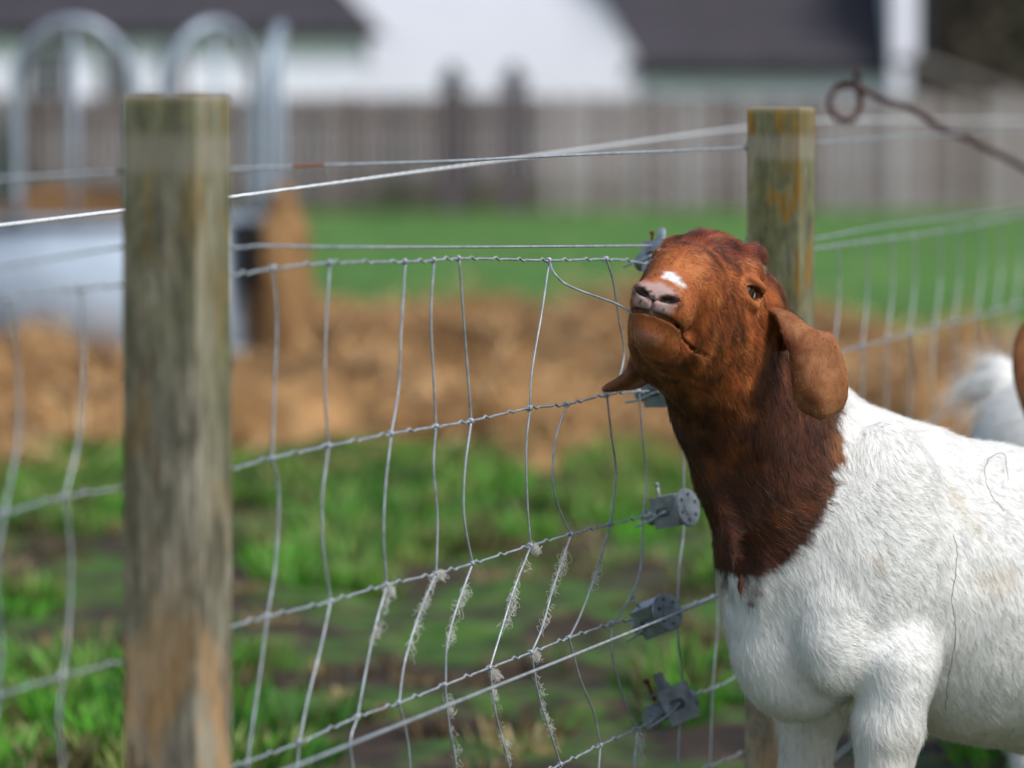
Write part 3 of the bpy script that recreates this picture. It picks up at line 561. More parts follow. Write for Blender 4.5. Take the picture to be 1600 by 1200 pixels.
    # end of the line wire hooked through the slot
    V, Fc = tube_geo(catmull([M @ Vector(p) for p in ((-.05, -.020, -.012), (-.034, -.0215, -.010), (-.016, -.0205, -.006), (-.004, -.0195, -.001), (.003, -.012, .0), (.002, -.004, .001))], 24), .0017, 8); mesh_obj('wire_end', V, Fc, MG, t)
    return t
def rotm(z, y, x): return (Matrix.Rotation(math.radians(z), 3, 'Z') @ Matrix.Rotation(math.radians(y), 3, 'Y') @ Matrix.Rotation(math.radians(x), 3, 'X'))
strainer(1020, 402, rotm(-35, -8, -14), 'grey wire strainer on the netting\'s top wire, level with the goat\'s forehead', 1.0, False)
strainer(1020, 609, rotm(-35, -4, 10), 'grey wire strainer at the goat\'s throat, second down', 1.0, False)
strainer(1037, 797, rotm(-38, -12, 4), 'grey wire strainer with clean round drilled disc beside the goat\'s neck', 1.05)
strainer(1010, 964, rotm(-48, -20, 26), 'grey wire strainer with tilted drilled disc, crossed by the bare sloping wire', 1.05)
strainer(1038, 1104, rotm(34, -14, -22), 'open-fronted wire strainer with rust spots, lowest below the others', 1.25, False)

# ================================================================== SDF TOOLS
def smin(a, b, k):
    h = np.clip(.5 + .5 * (b - a) / k, 0, 1); return b + (a - b) * h - k * h * (1 - h)
def smax(a, b, k): return -smin(-a, -b, k)
def ell(p, c, r, R=None):
    q = p - np.asarray(c, np.float32)
    if R is not None: q = q @ np.asarray(R, np.float32)
    r = np.asarray(r, np.float32); k0 = np.linalg.norm(q / r, axis=1); k1 = np.linalg.norm(q / (r * r), axis=1) + 1e-6; return k0 * (k0 - 1) / k1
def rcone(p, a, b, ra, rb):
    a = np.asarray(a, np.float32); b = np.asarray(b, np.float32); ab = b - a; t = np.clip(((p - a) @ ab) / np.dot(ab, ab), 0, 1)
    return np.linalg.norm(p - a - t[:, None] * ab, axis=1) - (ra + (rb - ra) * t)
def chain(p, pts, k=.03):
    d = None
    for (a, ra), (b, rb) in zip(pts[:-1], pts[1:]):
        e = rcone(p, a, b, ra, rb); d = e if d is None else smin(d, e, k)
    return d
def surface_nets(v, o, h):
    nx, ny, nz = v.shape; ins = v < 0; cs = ins[:-1, :-1, :-1].astype(np.int8)
    offs = [(i, j, k) for i in (0, 1) for j in (0, 1) for k in (0, 1)]
    tot = sum(ins[i:nx - 1 + i, j:ny - 1 + j, k:nz - 1 + k].astype(np.int8) for i, j, k in offs)
    act = np.argwhere((tot > 0) & (tot < 8)); acc = np.zeros((len(act), 3)); cnt = np.zeros(len(act))
    for a in offs:
        for ax in range(3):
            if a[ax]: continue
            b = list(a); b[ax] = 1; fa = v[tuple((act + a).T)]; fb = v[tuple((act + b).T)]; m = (fa < 0) != (fb < 0); t = np.where(m, fa / np.where(m, fa - fb, 1), 0)
            pt = np.array(a, float)[None].repeat(len(act), 0); pt[:, ax] = t; acc += pt * m[:, None]; cnt += m
    V = np.asarray(o) + h * (act + acc / cnt[:, None]); idx = -np.ones((nx - 1, ny - 1, nz - 1), int); idx[tuple(act.T)] = np.arange(len(act)); Q = []
    for ax in range(3):
        sl0 = [slice(1, n - 1) for n in (nx, ny, nz)]; sl0[ax] = slice(0, (nx, ny, nz)[ax] - 1); sl1 = list(sl0); sl1[ax] = slice(1, (nx, ny, nz)[ax])
        a_, b_ = ins[tuple(sl0)], ins[tuple(sl1)]; e = np.argwhere(a_ != b_); base = e + [0 if i == ax else 1 for i in range(3)]; flip = a_[tuple(e.T)]
        u, w_ = [(1, 2), (2, 0), (0, 1)][ax]; du = np.zeros(3, int); du[u] = 1; dw = np.zeros(3, int); dw[w_] = 1
        q = np.stack([idx[tuple((base - du - dw).T)], idx[tuple((base - dw).T)], idx[tuple(base.T)], idx[tuple((base - du).T)]], 1); q[~flip] = q[~flip][:, ::-1]; Q.append(q)
    Q = np.vstack(Q); return V, Q[(Q >= 0).all(1)]
def project(f, V, it=3, mx=.006):
    for _ in range(it):
        e = .0008; P = V.astype(np.float32); d = f(P); G = np.stack([f(P + np.eye(3, dtype=np.float32)[i] * e) - f(P - np.eye(3, dtype=np.float32)[i] * e) for i in range(3)], 1) / (2 * e)
        st = (d / np.maximum((G ** 2).sum(1), .15))[:, None] * G; ln = np.linalg.norm(st, axis=1)[:, None]; V = V - st * np.minimum(1, mx / np.maximum(ln, 1e-9))
    return V
def subdivide(V, faces, sel):
    """split selected quads in four; their neighbours take the new edge points in, so the surface stays closed"""
    V = list(map(tuple, V)); mid = {}
    def m(a, b):
        k = (a, b) if a < b else (b, a)
        if k not in mid: mid[k] = len(V); V.append(tuple((V[a][i] + V[b][i]) / 2 for i in range(3)))
        return mid[k]
    out = []; rest = []
    for f, s in zip(faces, sel):
        if s and len(f) == 4:
            a, b, c, d = f; e1, e2, e3, e4 = m(a, b), m(b, c), m(c, d), m(d, a); ce = len(V); V.append(tuple(sum(V[q][i] for q in f) / 4 for i in range(3)))
            out += [(a, e1, ce, e4), (e1, b, e2, ce), (ce, e2, c, e3), (e4, ce, e3, d)]
        else: rest.append(f)
    for f in rest:
        g_ = []
        for i, a in enumerate(f):
            b = f[(i + 1) % len(f)]; g_.append(a); k = (a, b) if a < b else (b, a)
            if k in mid: g_.append(mid[k])
        out.append(tuple(g_))
    return np.array(V), out
def sdf_grid(f, lo, hi, h):
    n = [int((b - a) / h) + 2 for a, b in zip(lo, hi)]; ax = [lo[i] + h * np.arange(n[i]) for i in range(3)]; G = np.stack(np.meshgrid(*ax, indexing='ij'), -1).reshape(-1, 3).astype(np.float32)
    v = np.concatenate([f(c) for c in np.array_split(G, max(1, len(G) // 300000))]).reshape(n); return surface_nets(v, lo, h)
def hair_obj(name, roots, normals, comb, length, radius, cols, parent, mat, npt=4, lift=.35, jit=.22, seed=0, clump=0):
    r = np.random.default_rng(seed); N = len(roots); comb = comb - normals * (comb * normals).sum(1)[:, None]; comb /= np.linalg.norm(comb, axis=1)[:, None] + 1e-9
    d0 = comb + normals * lift + r.normal(0, jit, (N, 3)); d0 /= np.linalg.norm(d0, axis=1)[:, None]; d1 = comb + normals * (lift * .25) + r.normal(0, jit, (N, 3)); d1 /= np.linalg.norm(d1, axis=1)[:, None]
    P = np.zeros((N, npt, 3)); P[:, 0] = roots - normals * .0008; seg = (length / (npt - 1))[:, None]
    for i in range(1, npt):
        t = (i - 1) / max(1, npt - 2); d = d0 * (1 - t) + d1 * t; d /= np.linalg.norm(d, axis=1)[:, None]; P[:, i] = P[:, i - 1] + d * seg
    cu = bpy.data.hair_curves.new(name); cu.add_curves([npt] * N)
    cu.attributes['position'].data.foreach_set('vector', P.reshape(-1).astype(np.float32))
    ra = cu.attributes.get('radius') or cu.attributes.new('radius', 'FLOAT', 'POINT'); ra.data.foreach_set('value', (radius[:, None] * np.linspace(1, .25, npt)[None]).reshape(-1).astype(np.float32))
    ca = cu.attributes.new('Col', 'FLOAT_COLOR', 'CURVE'); ca.data.foreach_set('color', np.hstack([cols, np.ones((N, 1))]).reshape(-1).astype(np.float32))
    cu.materials.append(mat); o = bpy.data.objects.new(name, cu); return link(o, parent)
def sample_faces(me, n, seed, wfun=None):
    me.calc_loop_triangles(); T = np.empty(len(me.loop_triangles) * 3, np.int32); me.loop_triangles.foreach_get('vertices', T); T = T.reshape(-1, 3); V = np.empty(len(me.vertices) * 3, np.float32); me.vertices.foreach_get('co', V); V = V.reshape(-1, 3); N = np.empty(len(me.vertices) * 3, np.float32); me.vertices.foreach_get('normal', N); N = N.reshape(-1, 3)
    a, b, c = V[T[:, 0]], V[T[:, 1]], V[T[:, 2]]; ar = np.linalg.norm(np.cross(b - a, c - a), axis=1)
    if wfun is not None: ar = ar * wfun((a + b + c) / 3)
    r = np.random.default_rng(seed); i = r.choice(len(T), n, p=ar / ar.sum()); u, v = r.random(n), r.random(n); fl = u + v > 1; u[fl] = 1 - u[fl]; v[fl] = 1 - v[fl]; w_ = 1 - u - v
    p = a[i] * w_[:, None] + b[i] * u[:, None] + c[i] * v[:, None]; nn = N[T[i, 0]] * w_[:, None] + N[T[i, 1]] * u[:, None] + N[T[i, 2]] * v[:, None]; nn /= np.linalg.norm(nn, axis=1)[:, None]; return p, nn


# ================================================================== THE GOAT
HS = 1.22; HC = W(1103, 437, 5.10)
f_ = np.array([-.275, -.930, .243]); l_ = np.array([.9085, -.334, -.251]); f_ /= np.linalg.norm(f_); l_ -= f_ * np.dot(f_, l_); l_ /= np.linalg.norm(l_); u_ = np.cross(f_, l_)
HR = np.stack([f_, l_, u_], 1).astype(np.float32)          # head axes: forward, left, up
def hq(p): return ((np.asarray(p, np.float32) - HC.astype(np.float32)) @ HR) / HS
def h2w(q): return HC + HR @ (np.asarray(q) * HS)
yaw = math.radians(33); Fb = np.array([-math.cos(yaw), -math.sin(yaw), 0]); Lb = np.array([math.sin(yaw), -math.cos(yaw), 0]); S = W(1300, 860, 5.33)
BR = np.stack([Fb, Lb, np.array([0, 0, 1.])], 1).astype(np.float32)
def b2w(b, l, z): return S * [1, 1, 0] + Fb * b + Lb * l + np.array([0, 0, z])
# trunk profile along the body axis: b, centre z, half height, half width
TB = np.array([[.145, .54, .05, .04], [.11, .54, .13, .08], [.05, .565, .175, .125], [-.05, .555, .19, .145], [-.2, .505, .215, .17], [-.4, .468, .222, .185], [-.58, .488, .197, .175], [-.72, .545, .135, .135], [-.80, .57, .05, .05]])[::-1]
def trunk(q):
    b = q[:, 0]; cz = np.interp(b, TB[:, 0], TB[:, 1]); hh = np.interp(b, TB[:, 0], TB[:, 2]); hw = np.interp(b, TB[:, 0], TB[:, 3])
    e = np.sqrt((q[:, 1] / hw) ** 2 + ((q[:, 2] - cz) / hh) ** 2) - 1; d = e * np.minimum(hh, hw) * .9
    over = np.maximum(b - .145, -.80 - b); return np.maximum(d, over)
# ('ear' and head pieces are in head units before HS)
def head_sdf(P, detail=True):
    q = ((P - HC.astype(np.float32)) @ HR) / HS; a = np.abs(q[:, 1]); qs = np.stack([q[:, 0], a, q[:, 2]], 1)
    d = ell(q, (-.035, 0, -.006), (.064, .057, .050)); d = smin(d, ell(q, (.0, 0, .016), (.05, .042, .032)), .025)
    d = smin(d, rcone(q, (.0, 0, .000), (.075, 0, -.018), .040, .036), .025); d = smin(d, rcone(q, (.075, 0, -.018), (.130, 0, -.048), .036, .027), .02)
    d = smin(d, ell(qs, (.122, .010, -.062), (.036, .022, .022)), .016)                      # muzzle, upper lip
    d = smin(d, ell(q, (.147, 0, -.056), (.016, .023, .017)), .012)
    d = smin(d, ell(qs, (.154, .017, -.050), (.0075, .010, .0065)), .008)                     # nostril wings
    d = smin(d, ell(qs, (.012, .030, -.052), (.062, .030, .058)), .03)                        # cheek
    d = smin(d, ell(qs, (-.035, .034, -.070), (.046, .026, .046)), .03)                       # jaw angle
    jaw = rcone(q, (-.02, 0, -.088), (.110, 0, -.089), .033, .017); jaw = smin(jaw, ell(q, (.129, 0, -.086), (.020, .0175, .0145)), .012)
    jaw = smin(jaw, ell(q, (.09, 0, -.092), (.05, .021, .016)), .02)
    d = smin(d, jaw, .014)
    d = smin(d, ell(qs, (.000, .043, .022), (.022, .013, .011)), .014)                        # brow ridge
    d = smin(d, ell(qs, (-.036, .030, .040), (.017, .014, .015)), .012)                       # horn buds
    d = smin(d, ell(qs, (-.068, .048, .002), (.020, .018, .020)), .02)                         # ear root
    if detail:
        # mouth slit
        um = -.0745 + .12 * np.clip(q[:, 0] - .13, 0, .03) - .16 * np.clip(.125 - q[:, 0], 0, .07)
        slot = np.maximum(np.abs(q[:, 2] - um) - .0015, np.maximum(-(d + .008), .052 - q[:, 0])); d = smax(d, -slot, .003)
        # nostrils: curved slits
        for s in (1, -1):
            c = np.array([.162, s * .016, -.0535]); t = q - c.astype(np.float32); t1 = t[:, 1] * s; zc = .006 * (t1 / .012) ** 2 * 0 + .28 * t1
            e = np.sqrt((t[:, 0] / .011) ** 2 + (t1 / .0115) ** 2 + ((t[:, 2] - zc) / .0036) ** 2) - 1; d = smax(d, -e * .0036, .002)
        gr = np.maximum(np.maximum(np.abs(q[:, 1]) - .001, -(d + .003)), np.maximum(.13 - q[:, 0], np.abs(q[:, 2] + .066) - .007)); d = smax(d, -gr, .003)     # philtrum
        # eyes: lid swelling then almond opening
        for s in (1, -1):
            ce = np.array([.010, s * .0560, -.001], np.float32); on = np.array([.30, s * .94, .12], np.float32); on /= np.linalg.norm(on); t1 = np.array([.94, -s * .30, .10], np.float32); t1 -= on * (t1 @ on); t1 /= np.linalg.norm(t1); t2 = np.cross(on, t1) * 1.0; t2 *= np.sign(t2[2])
            Re = np.stack([t1, on, t2], 1); d = smin(d, ell(q, ce, (.023, .005, .015), Re), .008); d = smin(d, ell(q, ce + t2 * .0105 + on * .003, (.022, .0065, .0045), Re), .005); d = smin(d, ell(q, ce - t2 * .0110 + on * .001, (.019, .0045, .0035), Re), .005)
            t = (q - ce) @ Re; xx, nn_, zz = t[:, 0], t[:, 1], t[:, 2]; op = np.maximum(np.maximum(zz / .6, -zz) - .0080 * (1 - (xx / .0175) ** 2), np.maximum(-nn_ - .013, np.abs(xx) - .0175)); d = smax(d, -op, .002)
    return d * HS
NECK = [(W(1122, 520, 5.20), .082), (W(1170, 600, 5.25), .090), (W(1206, 690, 5.275), .097), (W(1232, 780, 5.285), .100), (W(1250, 860, 5.30), .112)]
NAPE = [(W(1140, 480, 5.25), .055), (W(1205, 580, 5.32), .058), (W(1262, 672, 5.38), .066), (W(1322, 735, 5.44), .080), (b2w(-.12, 0, .64), .09)]
THROAT = [(W(1108, 558, 5.13), .050), (W(1134, 640, 5.18), .064), (W(1182, 740, 5.23), .078)]
FOLD = [(W(1072, 640, 5.17), .006), (W(1116, 740, 5.175), .006), (W(1140, 840, 5.175), .006), (W(1160, 925, 5.18), .006)]
LFx, RFx = W(1388, 1100, 5.24), W(1268, 1110, 5.42)
def leg_pts(x, y, front=True):
    if front: return [((x + .01, y, .42), .052), ((x, y, .34), .044), ((x - .01, y, .235), .034), ((x - .005, y, .20), .033), ((x, y, .10), .021), ((x - .004, y, .065), .026), ((x - .02, y - .01, .02), .027)]
def goat_sdf(P):
    q = (P - (S * [1, 1, 0]).astype(np.float32)) @ BR; d = trunk(q)
    d = smin(d, ell(q, (.055, 0, .455), (.105, .080, .12)), .03)                                    # brisket
    for s in (1, -1):
        d = smin(d, ell(q, (-.015, s * .105, .60), (.085, .050, .16), ), .03)                        # shoulder blade
        d = smin(d, ell(q, (.055, s * .085, .475), (.062, .046, .09)), .012)                        # point of shoulder / upper arm
        d = smin(d, ell(q, (-.04, s * .105, .43), (.055, .042, .08)), .016)                        # triceps to elbow
        d = smin(d, ell(q, (-.60, s * .11, .47), (.12, .062, .17)), .05)                           # thigh
    d = smin(d, chain(P, NECK, .04), .05); d = smin(d, chain(P, NAPE, .04), .055); d = smin(d, chain(P, THROAT, .03), .04); d = smin(d, chain(P, FOLD, .02), .03)
    for c in (LFx, RFx): d = smin(d, chain(P, leg_pts(c[0], c[1]), .02), .03)
    for s in (1, -1):
        o = lambda b, z: b2w(b, s * .10, z)
        d = smin(d, chain(P, [(o(-.60, .40), .07), (o(-.57, .32), .052), (o(-.68, .22), .03), (o(-.68, .19), .029), (o(-.665, .10), .021), (o(-.66, .065), .025), (o(-.645, .02), .027)], .02), .03)
    d = smin(d, chain(P, [(b2w(-.78, 0, .66), .035), (b2w(-.86, 0, .70), .026), (b2w(-.90, 0, .74), .012)], .02), .03)
    nz = vnoise(P * 16) * .7 + vnoise(P * 37 + 9) * .3; d = d - (nz - .5) * .007 * np.clip((.86 - P[:, 2]) / .15, 0, 1) * np.clip(P[:, 2] / .2, 0, 1)
    hd = head_sdf(P); q0 = hq(P)[:, 0]; d = smin(d, hd, .012 + .05 * np.clip((.045 - q0) / .07, 0, 1))
    return d
lo = np.array([.09, 4.78, -.02]); hi = np.array([1.42, 6.02, 1.08])
V, Q = sdf_grid(goat_sdf, lo, hi, .011); faces = list(map(tuple, Q))
def cen(V, faces): Vn = np.asarray(V); return np.array([Vn[list(f)].mean(0) for f in faces])
V, faces = subdivide(V, faces, [True] * len(faces)); V = project(goat_sdf, V, 2, .006)
c = cen(V, faces); V, faces = subdivide(V, faces, np.linalg.norm(hq(c) - [.04, 0, -.04], axis=1) < .14); V = project(goat_sdf, V, 2, .005)
c = cen(V, faces); qq = hq(c); V, faces = subdivide(V, faces, (np.linalg.norm(qq - [.135, 0, -.075], axis=1) < .062) | (np.linalg.norm(np.abs(qq) - [.010, .057, .0], axis=1) < .026)); V = project(goat_sdf, V, 3, .003)
gbase = Vector((float(S[0]), float(S[1]), 0))
goat = empty('goat', gbase, 'brown-headed white goat lifting its chin and biting a fence wire', 'goat')
body = mesh_obj('body', V, faces, MSKIN, goat)
# colouring: chestnut head, dark neck, white trunk; edge of the brown cape follows the neck's base
EB = [(1318, 636, 5.40), (1316, 660, 5.36), (1314, 720, 5.22), (1300, 785, 5.19), (1272, 850, 5.165), (1215, 885, 5.14), (1165, 905, 5.13), (1150, 945, 5.14), (1135, 935, 5.17)]
from mathutils.bvhtree import BVHTree
bvh = BVHTree.FromPolygons([tuple(v) for v in V.tolist()], faces); eb = []
for e in EB[:8]:
    r_ = ray(e[0], e[1]); hit = bvh.ray_cast(Vector(CAMP), Vector(r_).normalized())[0]; hp_ = np.array(hit) if hit is not None else W(*e); eb.append([hp_[2], (hp_ - S) @ Fb])
eb = np.array(eb); eb = eb[np.argsort(eb[:, 0])]; print('EB', eb.round(3).tolist())
COLS = {k: np.array(srgb(v)) for k, v in dict(white='e6e4df', cream='cbbda8', chest='a45c30', red='733019', orange='c07c45', dark='4e2b1b', tan='94714c', pink='b59a94', pale='d8cfc6', grey='8a7b74', black='1a1412', blaze='dcd8d4').items()}
def goat_col(p):
    p = np.asarray(p, np.float32); n1 = fbm(p * 14, 3); n2 = fbm(p * 45 + 5, 3); q = hq(p); b = (p - S.astype(np.float32)) @ Fb.astype(np.float32); N = len(p)
    def mixc(c, col, w_): return c * (1 - w_[:, None]) + np.asarray(col) * w_[:, None]
    ss = lambda x, a, b_: np.clip((x - a) / (b_ - a), 0, 1) ** 2 * (3 - 2 * np.clip((x - a) / (b_ - a), 0, 1))
    bb_ = np.interp(p[:, 2], eb[:, 0], eb[:, 1]) + 9 * (p[:, 2] < eb[0, 0]); brown = ss(b - bb_ + (n2 - .5) * .03 + (fbm(p * 120, 2) - .5) * .008, -.005, .006)
    white = mixc(np.tile(COLS['white'], (N, 1)), COLS['cream'], ss(n1, .60, .74) * .5 * ss(p[:, 2], .35, .55)); white = mixc(white, COLS['cream'], .5 * ss(.45 - p[:, 2], .05, .25))
    lat = np.abs((p - S.astype(np.float32)) @ Lb.astype(np.float32))
    neck = mixc(np.tile(COLS['dark'], (N, 1)), COLS['tan'], ss(-b + .0 + (n1 - .5) * .10, -.11, -.01) * .65); neck = mixc(neck, COLS['chest'], ss(n2, .5, .8) * .35)
    head = mixc(np.tile(COLS['chest'], (N, 1)), COLS['red'], ss(q[:, 2] + .25 * np.clip(q[:, 0], 0, 1) + (n1 - .5) * .04, .015, .05)); head = mixc(head, COLS['orange'], ss(n2, .45, .8) * .6)
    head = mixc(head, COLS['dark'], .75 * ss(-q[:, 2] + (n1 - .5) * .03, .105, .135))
    ish = ss(q[:, 0] + .6 * np.clip(q[:, 2] + .06, 0, .3), -.075, -.035) * ss(-q[:, 2], .19, .13)
    c = mixc(neck, 1, 0 * b); c = c * (1 - ish[:, None]) + head * ish[:, None]
    # muzzle: pale pink-grey nose, white snip, darker lips
    md = np.linalg.norm((q - [.160, 0, -.056]) / [.026, .028, .021], axis=1); c = mixc(c, COLS['pink'], ss(1.0 - md + (n2 - .5) * .3, -.05, .3) * .85)
    n3 = fbm(p * 160 + 3, 2); c = mixc(c, COLS['black'], ss(n3, .56, .68) * .75 * ss(1.05 - np.linalg.norm((q - [.162, 0, -.058]) / [.02, .026, .012], axis=1), 0, .3))
    sn = np.linalg.norm((q - [.140, .008, -.030]) / [.017, .017, .012], axis=1); c = mixc(c, COLS['blaze'], ss(1 - sn + (n2 - .5) * 1.6, .05, .45))
    ch = np.linalg.norm((q - [.148, 0, -.098]) / [.018, .026, .014], axis=1); c = mixc(c, COLS['pink'], ss(1 - ch + (n2 - .5) * .4, 0, .5) * .2)
    for s in (1, -1):
        ns = np.linalg.norm((q - [.160, s * .0165, -.0535 + 0]) / [.012, .0125, .0055], axis=1); c = mixc(c, COLS['black'], ss(1 - ns, 0, .35) * .85)
        ey = np.linalg.norm((q - [.011, s * .0600, -.001]) / [.0195, .016, .0095], axis=1); c = mixc(c, COLS['black'], ss(1 - ey, 0, .3) * .85)
    um = -.0745 + .12 * np.clip(q[:, 0] - .13, 0, .03) - .16 * np.clip(.125 - q[:, 0], 0, .07); mo = np.abs(q[:, 2] - um) + 9 * (q[:, 0] < .052) + 9 * (np.linalg.norm(q, axis=1) > .25); c = mixc(c, COLS['black'], ss(.0030 - mo, 0, .002) * .9)
    bk = np.linalg.norm((q - [-.030, .050, .036]) / [.024, .010, .006], axis=1); c = mixc(c, COLS['pale'], ss(1 - bk + (n2 - .5) * .5, 0, .3) * .8)
    return white * (1 - brown[:, None]) + c * brown[:, None], brown
co = np.empty(len(body.data.vertices) * 3, np.float32); body.data.vertices.foreach_get('co', co); co = co.reshape(-1, 3)
cols, br = goat_col(co); set_col(body.data, cols)
# coat
def visw(c):
    d = np.ones(len(c)); d *= np.where(c[:, 0] > 1.12, .5, 1); d *= np.where(c[:, 2] < .22, .5, 1); q = hq(c); d *= np.where(np.linalg.norm(q - [.05, 0, -.04], axis=1) < .15, 4.5, 1); d *= np.where(np.linalg.norm((q - [.155, 0, -.06]) / [.022, .024, .02], axis=1) < 1, .12, 1)
    um = -.0745 + .12 * np.clip(q[:, 0] - .13, 0, .03) - .16 * np.clip(.125 - q[:, 0], 0, .07); d *= np.where((np.abs(q[:, 2] - um - .001) < .0042) & (q[:, 0] > .05) & (np.linalg.norm(q, axis=1) < .22), 0, 1)
    for s in (1, -1): d *= np.where(np.linalg.norm((q - [.011, s * .0605, .002]) / [.020, .016, .0125], axis=1) < 1, 0, 1)
    return d
def comb_dir(p, n):
    q = hq(p); wh = np.clip((.17 - np.linalg.norm(q - [.04, 0, -.03], axis=1)) / .04, 0, 1)[:, None]
    hd = -f_ * 1.0 - u_ * .45; lat = np.where(q[:, 1] > 0, 1, -1)[:, None] * l_ * .25; top = np.clip((q[:, 2] - .02) / .03, 0, 1)[:, None]; hd = hd + lat + top * (u_ * .5)
    b = (p - S.astype(np.float32)) @ Fb; wn_ = np.clip((p[:, 2] - .66) / .06, 0, 1)[:, None] * np.clip((b[:, None] + .03) / .05, 0, 1)
    nk = np.array([.25, .05, -1.0]); bd = -Fb * .8 + np.array([0, 0, -.75]); lg = np.clip((.40 - p[:, 2]) / .08, 0, 1)[:, None]; bd = bd * (1 - lg) + lg * (np.array([0, 0, -1.]) - Fb * .15)
    sw = (fbm(p * 11, 2)[:, None] - .5) * 1.6 * np.array([1, .3, .6]) + (fbm(p * 11 + 31, 2)[:, None] - .5) * 1.2 * np.array([0, 0, 1.])
    o = wn_ * nk + (1 - wn_) * (bd + sw); return wh * hd + (1 - wh) * o
p, n = sample_faces(body.data, 300000, 11, visw); cc, br = goat_col(p); q = hq(p); rr = np.random.default_rng(3)
near_head = np.clip((.17 - np.linalg.norm(q - [.04, 0, -.03], axis=1)) / .05, 0, 1); muz = np.clip((q[:, 0] - .06) / .06, 0, 1) * near_head
ln = (.0165 * (1 - br) + .016 * br) * (1 - near_head) + .0125 * near_head; eyd = np.linalg.norm((np.abs(q) * [0, 1, 0] + q * [1, 0, 1] - [.011, .0605, .002]) / [.020, .016, .0125], axis=1); ln = ln * np.clip(.25 + .75 * (eyd - 1) / 1.3, .25, 1); ln = ln * (1 - .55 * muz) * rr.uniform(.6, 1.25, len(p)); crest = np.clip((q[:, 2] - .03) / .02, 0, 1) * near_head; ln = ln * (1 + .5 * crest)
cc = cc * rr.uniform(.5, 1.3, (len(p), 1)) ** np.where(br[:, None] > .5, 1, .35); cl_ = fbm(p * np.array([70, 70, 35]), 3); cc = cc * np.where(br[:, None] > .5, np.clip(1 + (cl_ - .5) * 3.0, .35, 1.9)[:, None], (.9 + .2 * cl_)[:, None]); cc = np.clip(cc, 0, .86)
cd_ = comb_dir(p, n); cd_ /= np.linalg.norm(cd_, axis=1)[:, None]; cd_ = cd_ + (.5 + .4 * br[:, None]) * np.stack([fbm(p * (75 if k < 9 else 1) + 40 * k, 2) - .5 for k in range(3)], 1) * 1.5
hair_obj('coat', p, n, cd_, ln, rr.uniform(.00016, .00028, len(p)) * (1 - .2 * muz), cc, goat, MHAIR, 4, .24, .16, 5)
# eyes
def m_eye():
    t = NT('goat_eye'); v = t.coord(); sep = t.n('SeparateXYZ'); t.l(v, sep.inputs[0])
    def mth(op, a, b=None):
        m = t.n('Math', operation=op)
        for i, x in enumerate((a, b)):
            if x is None: continue
            if isinstance(x, (int, float)): m.inputs[i].default_value = x
            else: t.l(x, m.inputs[i])
        return m.outputs[0]
    r = mth('SQRT', mth('ADD', mth('POWER', sep.outputs[0], 2), mth('POWER', sep.outputs[2], 2)))
    iris = t.ramp(t.noise(v, 400, 3), [(.3, srgb('3a2c1c')), (.7, srgb('66543a'))]); c = t.mix(t.ramp(mth('MULTIPLY', r, 42), [(.50, (0, 0, 0)), (.56, (1, 1, 1))]), iris, srgb('7d756c'))
    pu = mth('ADD', mth('POWER', mth('DIVIDE', sep.outputs[0], .0090), 2), mth('POWER', mth('DIVIDE', sep.outputs[2], .0062), 2)); c = t.mix(t.ramp(pu, [(.85, (1, 1, 1)), (1.0, (0, 0, 0))]), c, (.006, .006, .008))
    t.base(c); t.rough(.04); t.b.inputs['Coat Weight'].default_value = 1; t.b.inputs['Coat Roughness'].default_value = .02; return t.m
ME = m_eye()
for s in (1, -1):
    bm = bmesh.new(); bmesh.ops.create_uvsphere(bm, u_segments=32, v_segments=20, radius=.0300); o = bm_obj('eye', bm, ME, None, True)
    on_ = np.array([.30, s * .94, .12]); on_ /= np.linalg.norm(on_); cw = h2w(np.array([.010, s * .0560, -.001]) - on_ * .0222); out = l_ * s * .93 + f_ * .36 - u_ * .04; out /= np.linalg.norm(out); zz = u_ - out * np.dot(u_, out); zz /= np.linalg.norm(zz); xx = np.cross(-out, zz)
    M = Matrix(np.stack([xx, -out, zz], 1).tolist()).to_4x4(); M.translation = Vector(cw); o.parent = goat; o.matrix_parent_inverse = Matrix.Translation(-goat.location); o.matrix_basis = M
# hooves
for c in (LFx, RFx, b2w(-.645, .10, 0), b2w(-.645, -.10, 0)):
    bm = bmesh.new()
    for k in (-1, 1): 
        bmesh.ops.create_cone(bm, cap_ends=True, segments=14, radius1=.019, radius2=.014, depth=.045, matrix=Matrix.Translation((c[0] - .02 + k * .013 * Lb[0], c[1] - .01 + k * .013 * Lb[1], .022)) @ Matrix.Diagonal((1.25, 1.0, 1, 1)))
    bm_obj('hoof', bm, plain('hoof_horn', srgb('4a423a'), .7), goat, True)
